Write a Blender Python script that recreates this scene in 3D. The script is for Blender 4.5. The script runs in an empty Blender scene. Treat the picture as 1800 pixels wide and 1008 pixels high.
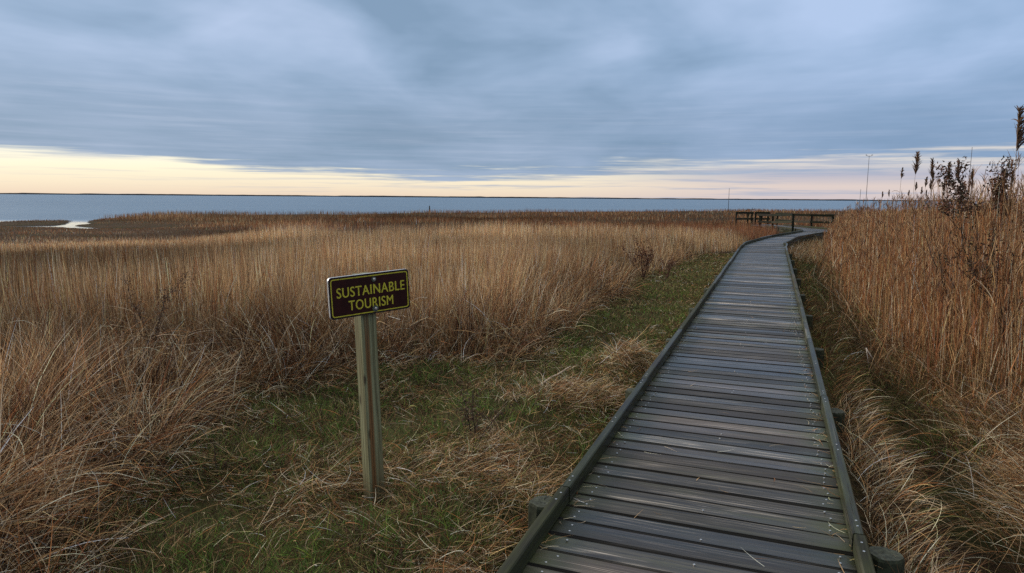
import bpy, bmesh, math, random
import numpy as np
from math import radians as rad, sin, cos, pi
from mathutils import Vector, Matrix

# ------------------------------------------------------------ camera, sky, sun
sc = bpy.context.scene
COL = sc.collection
CAM_H = 1.6                       # eye height above the decking (decking top is z = 0)
cd = bpy.data.cameras.new('camera')
cd.lens, cd.sensor_width, cd.clip_start, cd.clip_end = 24.0, 36.0, 0.05, 30000
cam = bpy.data.objects.new('camera', cd); COL.objects.link(cam)
PITCH, ROLL = math.atan(156 / 1200), math.atan(.00774)
cam.matrix_world = Matrix.Translation((0, 0, CAM_H)) @ Matrix.Rotation(pi/2 - PITCH, 4, 'X') @ Matrix.Rotation(ROLL, 4, 'Z')
sc.camera = cam
sc.view_settings.view_transform = 'Standard'
sc.view_settings.look = 'None'
sc.view_settings.exposure = 0.0
sc.view_settings.gamma = 1.0
sc.render.resolution_x, sc.render.resolution_y = 1024, 573
sc.cycles.max_bounces = 6
sc.cycles.diffuse_bounces = 1
sc.cycles.glossy_bounces = 2
sc.cycles.transmission_bounces = 3
sc.cycles.transparent_max_bounces = 4
sc.cycles.use_denoising = False

SUN_AZ, SUN_EL = rad(-62), rad(24)      # azimuth from +Y towards +X


def lin(r, g, b):
    f = lambda c: (c/255/12.92) if c/255 <= .04045 else ((c/255+.055)/1.055)**2.4
    return (f(r), f(g), f(b), 1)


class NT:
    """small helper for building node trees"""
    def __init__(self, tree):
        self.t = tree; self.n = tree.nodes; self.l = tree.links
        self.n.clear()
    def add(self, typ, **kw):
        nd = self.n.new(typ)
        for k, v in kw.items():
            if k.startswith('i_'):
                key = k[2:]
                key = int(key) if key.isdigit() else key.replace('_', ' ')
                self.put(v, nd.inputs[key])
            else:
                setattr(nd, k, v)
        return nd
    def put(self, v, sock):
        if isinstance(v, bpy.types.NodeSocket): self.l.new(v, sock)
        elif isinstance(v, bpy.types.Node): self.l.new(v.outputs[0], sock)
        else: sock.default_value = v
    def math(self, op, a, b=0.0, c=0.0, clamp=False):
        nd = self.n.new('ShaderNodeMath'); nd.operation = op; nd.use_clamp = clamp
        self.put(a, nd.inputs[0]); self.put(b, nd.inputs[1]); self.put(c, nd.inputs[2])
        return nd.outputs[0]
    def step(self, v, lo, hi, a=0.0, b=1.0):
        nd = self.n.new('ShaderNodeMapRange'); nd.interpolation_type = 'SMOOTHSTEP'
        for i, x in enumerate((v, lo, hi, a, b)): self.put(x, nd.inputs[i])
        return nd.outputs[0]
    def mix(self, f, a, b, mode='MIX'):
        nd = self.n.new('ShaderNodeMix'); nd.data_type = 'RGBA'; nd.blend_type = mode
        self.put(f, nd.inputs[0]); self.put(a, nd.inputs[6]); self.put(b, nd.inputs[7])
        return nd.outputs[2]
    def comb(self, x, y, z):
        nd = self.n.new('ShaderNodeCombineXYZ')
        self.put(x, nd.inputs[0]); self.put(y, nd.inputs[1]); self.put(z, nd.inputs[2])
        return nd.outputs[0]
    def noise(self, vec, scale, detail=4, rough=.5, dist=0.0):
        nd = self.n.new('ShaderNodeTexNoise')
        self.put(vec, nd.inputs['Vector'])
        nd.inputs['Scale'].default_value = scale; nd.inputs['Detail'].default_value = detail
        nd.inputs['Roughness'].default_value = rough; nd.inputs['Distortion'].default_value = dist
        return nd.outputs['Fac']
    def ramp(self, f, stops):
        nd = self.n.new('ShaderNodeValToRGB'); self.put(f, nd.inputs[0])
        el = nd.color_ramp.elements
        while len(el) < len(stops): el.new(0.5)
        for e, (p, c) in zip(el, stops): e.position = p; e.color = c
        return nd.outputs[0]


def build_world():
    w = bpy.data.worlds.new('World'); sc.world = w; w.use_nodes = True
    t = NT(w.node_tree)
    out = t.add('ShaderNodeOutputWorld')
    tc = t.add('ShaderNodeTexCoord')
    sep = t.add('ShaderNodeSeparateXYZ', i_0=tc.outputs['Generated'])
    x, y, z = sep.outputs
    az = t.math('ARCTAN2', x, y)                     # 0 ahead, negative to the left
    el = t.math('ARCSINE', z)
    # soft large cloud masses: the deck seen in perspective
    zz = t.math('ADD', t.math('MAXIMUM', z, 0), .10)
    px = t.math('DIVIDE', x, zz); py = t.math('DIVIDE', y, zz)
    n1 = t.noise(t.comb(px, t.math('MULTIPLY', py, .8), 0.3), 1.05, 4, .52, .25)
    n2 = t.noise(t.comb(t.math('MULTIPLY', az, 2.2), t.math('MULTIPLY', el, 5.2), 4.2), 1.5, 4, .5, .6)
    n3 = t.noise(t.comb(t.math('MULTIPLY', az, 3.0), t.math('MULTIPLY', el, 75), 1.7), 1.6, 5, .6, .15)
    soft = t.math('ADD', t.math('MULTIPLY', n1, .55), t.math('MULTIPLY', n2, .45))
    soft = t.math('ADD', soft, t.math('MULTIPLY', t.math('SUBTRACT', n3, .5), .02))
    cloud = t.ramp(soft, [(.36, lin(128, 154, 182)), (.46, lin(148, 172, 201)), (.54, lin(164, 185, 214)), (.64, lin(180, 198, 227))])
    # towards the right the deck is bluer
    right = t.step(az, -.1, .62)
    cloud = t.mix(t.math('MULTIPLY', right, .5), cloud, t.mix(1.0, cloud, (.88, .99, 1.09, 1), 'MULTIPLY'))
    # lower belt darker, streaky
    belt = t.math('MULTIPLY', t.step(el, .20, .075), .85)
    beltc = t.ramp(n3, [(.3, lin(118, 143, 168)), (.55, lin(135, 155, 180)), (.72, lin(155, 170, 192))])
    beltc = t.mix(t.math('MULTIPLY', right, .45), beltc, lin(116, 148, 190))
    cloud = t.mix(t.math('MULTIPLY', belt, .75), cloud, beltc)
    # luminance rises to the zenith, as under any overcast
    up = t.step(el, .40, 1.2)
    cloud = t.mix(up, cloud, (.96, .90, .80, 1))
    # the open strip over the horizon
    lo = t.step(az, -.66, -.12, .053, .028)
    hi = t.step(az, -.02, .30, 0.0, .021)
    edge = t.math('ADD', lo, hi)
    nz = t.math('MULTIPLY', t.math('SUBTRACT', n3, .5), t.step(az, -.6, .25, .035, .115))
    wide = t.step(az, -.45, .3, .0055, .016)
    e2 = t.math('ADD', el, nz)
    gap = t.step(e2, t.math('ADD', edge, wide), t.math('SUBTRACT', edge, wide))
    glow = t.ramp(t.math('MULTIPLY', el, 12.0, clamp=True), [(.0, lin(232, 210, 188)), (.18, lin(243, 227, 200)), (.42, lin(252, 243, 214)), (.75, lin(255, 252, 234))])
    pink = t.ramp(t.math('MULTIPLY', el, 12.0, clamp=True), [(.0, lin(206, 194, 198)), (.22, lin(220, 204, 198)), (.4, lin(180, 180, 196)), (.62, lin(222, 216, 210))])
    glow = t.mix(t.step(az, -.05, .42), glow, pink)
    # thin lilac streaks inside the strip
    n4 = t.noise(t.comb(t.math('MULTIPLY', az, 4.0), t.math('MULTIPLY', el, 150), 8.1), 1.3, 4, .6)
    glow = t.mix(t.math('MULTIPLY', t.step(n4, .50, .68), t.step(az, -.5, .2, .22, .75)), glow, lin(168, 176, 196))
    col = t.mix(gap, cloud, glow)
    # a trace of clear daylight sky shining through the deck
    sky = t.add('ShaderNodeTexSky', sky_type='NISHITA', sun_disc=False, sun_elevation=SUN_EL, sun_rotation=SUN_AZ, altitude=0, air_density=1.0, dust_density=1.0, ozone_density=1.0)
    b1 = t.add('ShaderNodeBackground', i_0=col, i_1=1.03)
    b2 = t.add('ShaderNodeBackground', i_0=sky.outputs[0], i_1=.004)
    t.put(t.add('ShaderNodeAddShader', i_0=b1, i_1=b2), out.inputs[0])


build_world()
sl = bpy.data.lights.new('sun', 'SUN'); sl.energy = 3.0; sl.angle = rad(16); sl.color = (1.0, .88, .72)
so = bpy.data.objects.new('sun', sl); COL.objects.link(so)
sd = Vector((sin(SUN_AZ)*cos(SUN_EL), cos(SUN_AZ)*cos(SUN_EL), sin(SUN_EL)))
so.rotation_euler = sd.to_track_quat('Z', 'Y').to_euler()

random.seed(7)
RNG = np.random.default_rng(11)


# ------------------------------------------------------------ object helpers
def tag(o, label=None, cat=None, group=None, kind=None):
    if label: o['label'] = label
    if cat: o['category'] = cat
    if group: o['group'] = group
    if kind: o['kind'] = kind
    return o


def empty(name, loc, rz=0.0):
    o = bpy.data.objects.new(name, None); COL.objects.link(o)
    o.location = loc; o.rotation_euler = (0, 0, rz); o.empty_display_size = .1
    return o


def link(name, me, mats=(), parent=None):
    o = bpy.data.objects.new(name, me); COL.objects.link(o)
    for m in mats if isinstance(mats, (list, tuple)) else [mats]: me.materials.append(m)
    if parent is not None: o.parent = parent
    return o


def from_bm(name, bm, mats, parent=None, smooth=False):
    me = bpy.data.meshes.new(name); bm.normal_update(); bm.to_mesh(me); bm.free()
    if smooth: me.polygons.foreach_set('use_smooth', [True]*len(me.polygons))
    return link(name, me, mats, parent)


def np_mesh(name, V, Q, col=None, smooth=False, tri=False):
    me = bpy.data.meshes.new(name)
    n = 3 if tri else 4
    me.vertices.add(len(V)); me.vertices.foreach_set('co', np.asarray(V, np.float32).ravel())
    Q = np.asarray(Q, np.int32)
    me.loops.add(Q.size); me.loops.foreach_set('vertex_index', Q.ravel())
    me.polygons.add(len(Q))
    me.polygons.foreach_set('loop_start', np.arange(0, Q.size, n, dtype=np.int32))
    me.polygons.foreach_set('loop_total', np.full(len(Q), n, np.int32))
    if smooth: me.polygons.foreach_set('use_smooth', np.ones(len(Q), bool))
    if col is not None:
        a = me.attributes.new('tint', 'FLOAT_COLOR', 'POINT')
        c = np.ones((len(V), 4), np.float32); c[:, :3] = col
        a.data.foreach_set('color', c.ravel())
    me.update(calc_edges=True)
    return me


def box_bm(bm, c, s, rot=None, bev=0.0, mat=0):
    """box of size s centred on c, rot a 3x3/4x4 matrix"""
    r = bmesh.ops.create_cube(bm, size=1.0)
    vs = r['verts']
    for v in vs: v.co = Vector((v.co.x*s[0], v.co.y*s[1], v.co.z*s[2]))
    fs = {f for v in vs for f in v.link_faces}
    if bev:
        es = list({e for v in vs for e in v.link_edges})
        rr = bmesh.ops.bevel(bm, geom=es, offset=bev, segments=2, affect='EDGES', profile=.6)
        vs = list({v for f in rr['faces'] for v in f.verts} | {v for v in vs if v.is_valid})
        fs = {f for v in vs for f in v.link_faces}
    for f in fs: f.material_index = mat
    M = (rot.to_4x4() if rot is not None else Matrix.Identity(4))
    for v in vs: v.co = M.to_3x3() @ v.co + Vector(c)
    return vs


def beam_between(bm, a, b, w, h, bev=.004, roll=0):
    """horizontal-ish beam from a to b (end-face centres)"""
    a, b = Vector(a), Vector(b); d = b - a
    yaw = math.atan2(d.y, d.x); pit = math.atan2(d.z, math.hypot(d.x, d.y))
    M = Matrix.Rotation(yaw, 3, 'Z') @ Matrix.Rotation(-pit, 3, 'Y') @ Matrix.Rotation(roll, 3, 'X')
    return box_bm(bm, (a+b)/2, (d.length, w, h), M, bev)


def tube_bm(bm, pts, radii, n=8, cap=True):
    rings = []
    pts = [Vector(p) for p in pts]
    for i, p in enumerate(pts):
        d = (pts[min(i+1, len(pts)-1)] - pts[max(i-1, 0)])
        if d.length < 1e-9: d = Vector((0, 0, 1))
        d.normalize()
        s = d.cross(Vector((0.13, .97, .2))).normalized(); q = d.cross(s)
        rings.append([bm.verts.new(p + (s*cos(2*pi*k/n) + q*sin(2*pi*k/n))*radii[i]) for k in range(n)])
    for a, b in zip(rings, rings[1:]):
        for k in range(n):
            bm.faces.new((a[k], a[(k+1) % n], b[(k+1) % n], b[k]))
    if cap:
        bm.faces.new(rings[0][::-1]); bm.faces.new(rings[-1])
    return rings


# ------------------------------------------------------------ numeric noise
_lat = RNG.random((256, 256))


def vnoise(x, y, scale=1.0, octs=3, seed=0):
    x = np.asarray(x, float)/scale + seed*17.3; y = np.asarray(y, float)/scale + seed*9.1
    tot = 0; amp = 1; nrm = 0
    for o in range(octs):
        xi = np.floor(x).astype(int); yi = np.floor(y).astype(int)
        fx = x-xi; fy = y-yi; fx = fx*fx*(3-2*fx); fy = fy*fy*(3-2*fy)
        g = lambda a, b: _lat[(a+o*31) & 255, (b+o*57) & 255]
        v = (g(xi, yi)*(1-fx)+g(xi+1, yi)*fx)*(1-fy) + (g(xi, yi+1)*(1-fx)+g(xi+1, yi+1)*fx)*fy
        tot = tot + v*amp; nrm += amp; amp *= .5; x = x*2.03; y = y*2.03
    return tot/nrm


def sstep(a, b, v):
    t = np.clip((v-a)/(b-a), 0, 1); return t*t*(3-2*t)


# ------------------------------------------------------------ lay of the land
ANG = rad(20.8)
DX, DY = sin(ANG), cos(ANG)
C0 = (.779, 2.76)
HALF = .722


def along(x, y): return (x-C0[0])*DX + (y-C0[1])*DY
def side(x, y): return (x-C0[0])*DY - (y-C0[1])*DX           # + to the right of the walk
def walk(s, r, z=0.0): return (C0[0]+s*DX+r*DY, C0[1]+s*DY-r*DX, z)


# stations: outer left / outer right edge of the decking
ST = []
for s in (-5.0, 21.2):
    a, b = walk(s, -HALF), walk(s, HALF); ST.append((a[:2], b[:2]))
ST += [((7.86, 23.3), (9.62, 23.85)), ((8.25, 24.3), (9.80, 24.55)), ((9.0, 25.7), (10.35, 25.45)),
       ((10.8, 28.9), (12.05, 28.7)), ((13.05, 32.25), (14.3, 31.9)), ((14.55, 34.5), (16.2, 34.2)),
       ((14.95, 35.5), (17.1, 36.0)), ((15.15, 37.2), (17.35, 38.0)), ((15.2, 40), (17.15, 41.5)), ((15.2, 42.4), (16.9, 44.4)),
       ((15.1, 43.6), (16.7, 45.5))]
CEN = np.array([[(a[0]+b[0])/2, (a[1]+b[1])/2] for a, b in ST])


def path_dist(x, y):
    """distance to the centre line of the whole walk"""
    x = np.asarray(x, float); y = np.asarray(y, float)
    best = np.full(np.broadcast(x, y).shape, 1e9)
    for (ax, ay), (bx, by) in zip(CEN, CEN[1:]):
        dx, dy = bx-ax, by-ay; L = dx*dx+dy*dy
        t = np.clip(((x-ax)*dx+(y-ay)*dy)/L, 0, 1)
        best = np.minimum(best, np.hypot(x-ax-t*dx, y-ay-t*dy))
    return best


WATER_Z = -.75
# shoreline distance (Y) against view slope X/Y
SH_A = np.array([-9, -1.2, -.75, -.62, -.50, -.25, -.19, -.13, .0, .17, .33, .5, .8, 2, 9])
SH_D = np.array([30, 45, 56, 64, 80, 86, 92, 98, 106, 120, 132, 142, 150, 160, 160])
CAPS = [((-35.5, 50.2), (-32.3, 49.3), 1.3), ((-32.0, 49.6), (-29.3, 47.4), .75), ((-33.6, 51.2), (-34.5, 54.5), .8),
        ((-34.5, 54.5), (-37.2, 58.5), .8), ((-37.2, 58.5), (-43, 70), .7), ((-28.3, 46.9), (-25.8, 46.6), .8),
        ((-19.5, 86), (-15.5, 86), 1.6), ((28.0, 118), (33, 119), 1.5)]


def shore_gap(x, y):
    """> 0 on land, metres before the shoreline"""
    yy = np.maximum(y, 1.0)
    d = np.interp(x/yy, SH_A, SH_D) + (vnoise(x, y, 14, 3, 5)-.5)*7
    g = np.where(y > 0, d-y, 60.0)
    for a, b, r in CAPS:
        dx, dy = b[0]-a[0], b[1]-a[1]; L = dx*dx+dy*dy
        t = np.clip(((x-a[0])*dx+(y-a[1])*dy)/L, 0, 1)
        g = np.minimum(g, np.hypot(x-a[0]-t*dx, (y-a[1]-t*dy)) - r*(.75+.6*vnoise(x, y, 1.6, 2, 8)))
    return g


def ground(x, y):
    x = np.asarray(x, float); y = np.asarray(y, float)
    r = np.hypot(x, y)
    z = -.28 - .27*sstep(8, 45, r) + (vnoise(x, y, 2.2, 3, 1)-.5)*.13 + (vnoise(x, y, .5, 2, 2)-.5)*.05
    z = z + (vnoise(x, y, 11, 2, 3)-.5)*.12*sstep(10, 30, r)
    s = along(x, y); q = side(x, y)
    near = sstep(24, 18, s)
    # right of the walk: a shoulder, then a ditch, then the bank under the reeds
    prof = np.interp(q, [-9, .6, .8, .98, 1.2, 1.45, 1.9, 2.6, 6], [0, 0, .10, .10, -.14, -.20, .02, .14, .14])
    z = z + prof*near*sstep(-6, -3, s)
    # thatch mounds on the left
    for (mx, my, mr, mh) in ((.45, 5.95, .5, .14), (1.35, 7.2, .6, .13), (-.3, 4.7, .45, .05), (2.0, 9.6, .5, .08)):
        z = z + mh*np.exp(-((x-mx)**2+(y-my)**2)/mr**2)
    # a small burrow left of the walk
    z = z - .16*np.exp(-((x+.02)**2+(y-3.62)**2)/.10**2)
    z = z + np.clip(vnoise(x, y, .8, 1, 91)-.5, 0, 1)*.26*sstep(16, 7, r)*(np.abs(q) > .95)*(near > 0)
    k = np.exp(-((x+.86)**2+(y-4.02)**2)/.35**2)
    z = z*(1-k) - .31*k
    pd = path_dist(x, y)
    z = np.where(pd < 1.0, np.minimum(z, -.20), z)
    g = shore_gap(x, y)
    z = z*1.0
    low = -.69
    z = np.where(g < 3, low + (np.maximum(z, low)-low)*np.clip(g/3, 0, 1), z)
    z = np.where(g < 0, low + np.maximum(g*.5, -1.6), z)
    return z


# ------------------------------------------------------------ materials
def new_mat(name):
    m = bpy.data.materials.new(name); m.use_nodes = True
    return m, NT(m.node_tree)


def finish(t, shader, disp=None):
    o = t.add('ShaderNodeOutputMaterial'); t.put(shader, o.inputs[0])


def bump(t, h, strength, dist):
    return t.add('ShaderNodeBump', i_Height=h, i_Strength=strength, i_Distance=dist).outputs[0]


def m_blade(name, transl=.18, rough=.75, spec=.08):
    m, t = new_mat(name)
    a = t.add('ShaderNodeAttribute', attribute_name='tint')
    p = t.add('ShaderNodeBsdfPrincipled', i_Base_Color=a.outputs['Color'], i_Roughness=rough)
    p.inputs['Specular IOR Level'].default_value = spec
    tr = t.add('ShaderNodeBsdfTranslucent', i_Color=a.outputs['Color'])
    finish(t, t.add('ShaderNodeMixShader', i_0=transl, i_1=p, i_2=tr))
    return m


def m_ground():
    m, t = new_mat('marsh_soil')
    g = t.add('ShaderNodeNewGeometry').outputs['Position']
    n1 = t.noise(g, 1.1, 6, .6); n2 = t.noise(g, 14, 5, .65); n3 = t.noise(g, .08, 3, .5)
    c = t.ramp(n2, [(.3, (.012, .009, .006, 1)), (.55, (.045, .030, .018, 1)), (.75, (.09, .06, .035, 1))])
    c = t.mix(t.math('MULTIPLY', t.step(n1, .45, .62), .6), c, (.025, .035, .010, 1))
    c = t.mix(t.math('MULTIPLY', t.step(n3, .4, .6), .5), c, (.075, .042, .022, 1))
    ms = t.add('ShaderNodeAttribute', attribute_name='moss').outputs['Fac']
    c = t.mix(t.math('MULTIPLY', ms, t.step(n1, .35, .60, .35, .9)), c, t.mix(n2, (.020, .022, .008, 1), (.105, .110, .040, 1)))
    p = t.add('ShaderNodeBsdfPrincipled', i_Base_Color=c, i_Roughness=.95, i_Normal=bump(t, n2, .8, .03))
    p.inputs['Specular IOR Level'].default_value = .05
    finish(t, p); return m


def m_water():
    m, t = new_mat('bay_water')
    g = t.add('ShaderNodeNewGeometry').outputs['Position']
    s = t.add('ShaderNodeSeparateXYZ', i_0=g)
    calm = t.step(s.outputs[1], 56, 68)            # creeks and pools lie still, the bay is ruffled
    n1 = t.noise(t.add('ShaderNodeMapping', i_Vector=g, i_Scale=(.5, 1.4, 1)).outputs[0], 2.2, 3, .6)
    n2 = t.noise(t.add('ShaderNodeMapping', i_Vector=g, i_Scale=(.02, .06, 1)).outputs[0], 1.0, 4, .6)
    c = t.mix(n2, lin(78, 104, 128), lin(104, 128, 150))
    r = t.math('MULTIPLY_ADD', calm, .34, .05)
    p = t.add('ShaderNodeBsdfPrincipled', i_Base_Color=c, i_Roughness=r, i_IOR=1.33)
    t.put(bump(t, n1, t.math('MULTIPLY_ADD', calm, .55, .02), .25), p.inputs['Normal'])
    finish(t, p); return m


def m_wood(name, base, dark, pale, moss=.4, wet=.5, tonevar=1.0, rough=(.32, .6)):
    """weathered board: UV u runs along the grain in metres, v across"""
    m, t = new_mat(name)
    uv = t.add('ShaderNodeUVMap', uv_map='grain').outputs[0]
    rnd = t.add('ShaderNodeAttribute', attribute_name='rnd').outputs['Fac']
    edge = t.add('ShaderNodeAttribute', attribute_name='edge').outputs['Fac']     # metres from board end
    sp = t.add('ShaderNodeSeparateXYZ', i_0=uv)
    v3 = t.comb(sp.outputs[0], sp.outputs[1], t.math('MULTIPLY', rnd, 37.0))
    st = lambda a, b: t.add('ShaderNodeMapping', i_Vector=v3, i_Scale=(a, b, 1)).outputs[0]
    g1 = t.noise(st(.9, 60), 1.0, 6, .68, .8)
    g2 = t.noise(st(2.2, 150), 1.0, 3, .6, .3)
    g3 = t.noise(st(1.1, 5), 1.0, 4, .55, .4)
    c = t.mix(t.step(g1, .35, .66), dark, base)
    c = t.mix(t.math('MULTIPLY', t.math('MULTIPLY', t.step(g2, .52, .68), t.step(g3, .46, .60)), .75), c, pale)
    # bleached boards
    bl = t.math('MULTIPLY', t.step(rnd, .74, .94), t.step(g3, .38, .62))
    c = t.mix(t.math('MULTIPLY', bl, t.step(g1, .4, .62)), c, pale)
    # warmer boards
    c = t.mix(t.math('MULTIPLY', t.step(t.math('FRACT', t.math('MULTIPLY', rnd, 7.31)), .55, 1.0), .45), c, (.085, .062, .050, 1))
    # algae
    g4 = t.noise(st(1.7, 9), 1.0, 4, .6)
    ms = t.math('MULTIPLY', t.step(edge, .34, .0), t.step(g4, .30, .60))
    ms = t.math('MAXIMUM', t.math('MULTIPLY', ms, moss*1.6), t.math('MULTIPLY', t.step(g4, .5, .72), moss*.55))
    c = t.mix(t.math('MINIMUM', ms, .9), c, (.042, .050, .016, 1))
    tone = t.math('FRACT', t.math('MULTIPLY', rnd, 23.7))
    tone = t.math('MULTIPLY_ADD', tone, tonevar, 1-tonevar*.55)
    c = t.mix(1.0, c, t.comb(tone, tone, tone), 'MULTIPLY')
    # drying checks
    ck = t.step(t.noise(st(1.4, 70), 1.0, 2, .5, .3), .66, .70)
    c = t.mix(t.math('MULTIPLY', ck, .75), c, (.01, .008, .007, 1))
    # grime along a board's long edges, with the shade of the gaps painted in
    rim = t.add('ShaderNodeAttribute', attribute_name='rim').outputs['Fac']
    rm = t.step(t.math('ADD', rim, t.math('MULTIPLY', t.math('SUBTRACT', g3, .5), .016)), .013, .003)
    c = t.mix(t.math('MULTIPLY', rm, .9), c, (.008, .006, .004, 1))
    # knots
    vo = t.add('ShaderNodeTexVoronoi', i_Vector=st(1.15, 5.5), i_Scale=1.0, i_Randomness=1.0).outputs['Distance']
    kn = t.step(vo, .13, .05)
    c = t.mix(t.math('MULTIPLY', kn, .8), c, (.012, .008, .006, 1))
    wetn = t.noise(st(.7, 3.0), 1.0, 3, .55)
    r = t.math('ADD', t.step(t.math('ADD', t.math('MULTIPLY', wetn, .6), t.math('MULTIPLY', t.math('FRACT', t.math('MULTIPLY', rnd, 11.3)), .4)), .30, .66, rough[0], rough[1]), t.math('MULTIPLY', t.math('SUBTRACT', g1, .5), .25))
    r = t.math('ADD', r, t.math('MULTIPLY', rm, .4), clamp=True)
    p = t.add('ShaderNodeBsdfPrincipled', i_Base_Color=c, i_Roughness=r)
    p.inputs['Specular IOR Level'].default_value = wet
    h = t.math('ADD', t.math('MULTIPLY', g1, .6), t.math('ADD', t.math('MULTIPLY', g2, .25), t.math('MULTIPLY', ck, -.8)))
    t.put(bump(t, h, .55, .004), p.inputs['Normal'])
    finish(t, p); return m


def m_plain(name, col, rough=.5, metal=0.0, var=.25, scale=30, spec=.5):
    m, t = new_mat(name)
    g = t.add('ShaderNodeTexCoord').outputs['Object']
    n = t.noise(g, scale, 5, .6)
    dk = tuple(c*(1-var) for c in col[:3])+(1,); lt = tuple(min(1, c*(1+var)) for c in col[:3])+(1,)
    c = t.mix(t.step(n, .3, .7), dk, lt)
    p = t.add('ShaderNodeBsdfPrincipled', i_Base_Color=c, i_Roughness=rough, i_Metallic=metal)
    p.inputs['Specular IOR Level'].default_value = spec
    t.put(bump(t, n, .15, .002), p.inputs['Normal'])
    finish(t, p); return m


def m_post():
    """green treated softwood with a brown heart stripe, grain along z"""
    m, t = new_mat('treated_post_wood')
    g = t.add('ShaderNodeTexCoord').outputs['Object']
    mp = lambda a, b: t.add('ShaderNodeMapping', i_Vector=g, i_Scale=(a, a, b)).outputs[0]
    g1 = t.noise(mp(60, 1.2), 1.0, 4, .6, .5); g2 = t.noise(mp(150, 2.5), 1.0, 3, .6); g3 = t.noise(mp(9, .9), 1.0, 3, .5, .3)
    c = t.mix(t.step(g1, .32, .68), lin(78, 74, 48), lin(138, 138, 104))
    c = t.mix(t.math('MULTIPLY', t.step(g3, .42, .62), .45), c, lin(104, 84, 56))
    c = t.mix(t.math('MULTIPLY', t.step(g2, .5, .7), .35), c, lin(152, 152, 124))
    kn = t.add('ShaderNodeTexVoronoi', i_Vector=mp(11, 3.4), i_Scale=1.0).outputs['Distance']
    c = t.mix(t.math('MULTIPLY', t.step(kn, .16, .06), .8), c, lin(46, 32, 18))
    sp = t.add('ShaderNodeSeparateXYZ', i_0=g)
    xx = t.math('ADD', sp.outputs[0], t.math('MULTIPLY', t.math('SUBTRACT', g3, .5), .012))
    stripe = t.math('MULTIPLY', t.step(t.math('ABSOLUTE', t.math('ADD', xx, .018)), .020, .007), t.step(sp.outputs[2], 1.28, .9, .35, 1.0))
    c = t.mix(t.math('MULTIPLY', stripe, .9), c, t.mix(g1, lin(64, 38, 18), lin(150, 104, 58)))
    ck = t.step(t.math('ABSOLUTE', t.math('ADD', xx, .0165)), .0022, .0008)
    c = t.mix(t.math('MULTIPLY', ck, .8), c, (.008, .006, .004, 1))
    c = t.mix(t.math('MULTIPLY', t.step(sp.outputs[2], .22, .0), .6), c, lin(60, 56, 34))
    p = t.add('ShaderNodeBsdfPrincipled', i_Base_Color=c, i_Roughness=.7, i_Normal=bump(t, g1, .5, .003))
    p.inputs['Specular IOR Level'].default_value = .3
    finish(t, p); return m


M_BLADE = m_blade('dry_grass_blades')
M_GREEN = m_blade('green_grass_blades', .25, .6, .12)
M_REED = m_blade('reed_stems', .12, .6, .12)
M_LEAF = m_blade('shrub_leaves', .2, .6, .15)
M_SOIL = m_ground()
M_WATER = m_water()
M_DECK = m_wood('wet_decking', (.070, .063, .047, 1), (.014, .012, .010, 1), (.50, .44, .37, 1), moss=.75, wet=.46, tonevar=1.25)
M_KERB = m_wood('kerb_timber', (.030, .029, .023, 1), (.008, .008, .007, 1), (.16, .15, .12, 1), moss=.40, wet=.18, rough=(.4, .7), tonevar=.35)
M_RAILW = m_wood('railing_timber', (.011, .012, .008, 1), (.004, .005, .003, 1), (.025, .026, .02, 1), moss=.15, wet=.15, rough=(.6, .9))
M_PILE = m_plain('pile_timber', (.034, .040, .022), .8, 0, .5, 24, .3)
M_PILETOP = m_plain('pile_end_grain', (.052, .058, .040), .75, 0, .55, 40, .35)
M_NAIL = m_plain('nail_steel', (.62, .60, .56), .35, .9, .2, 200)
M_POST = m_post()
M_BARK = m_plain('dark_bark', (.040, .027, .020), .85, 0, .4, 60, .2)

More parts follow.
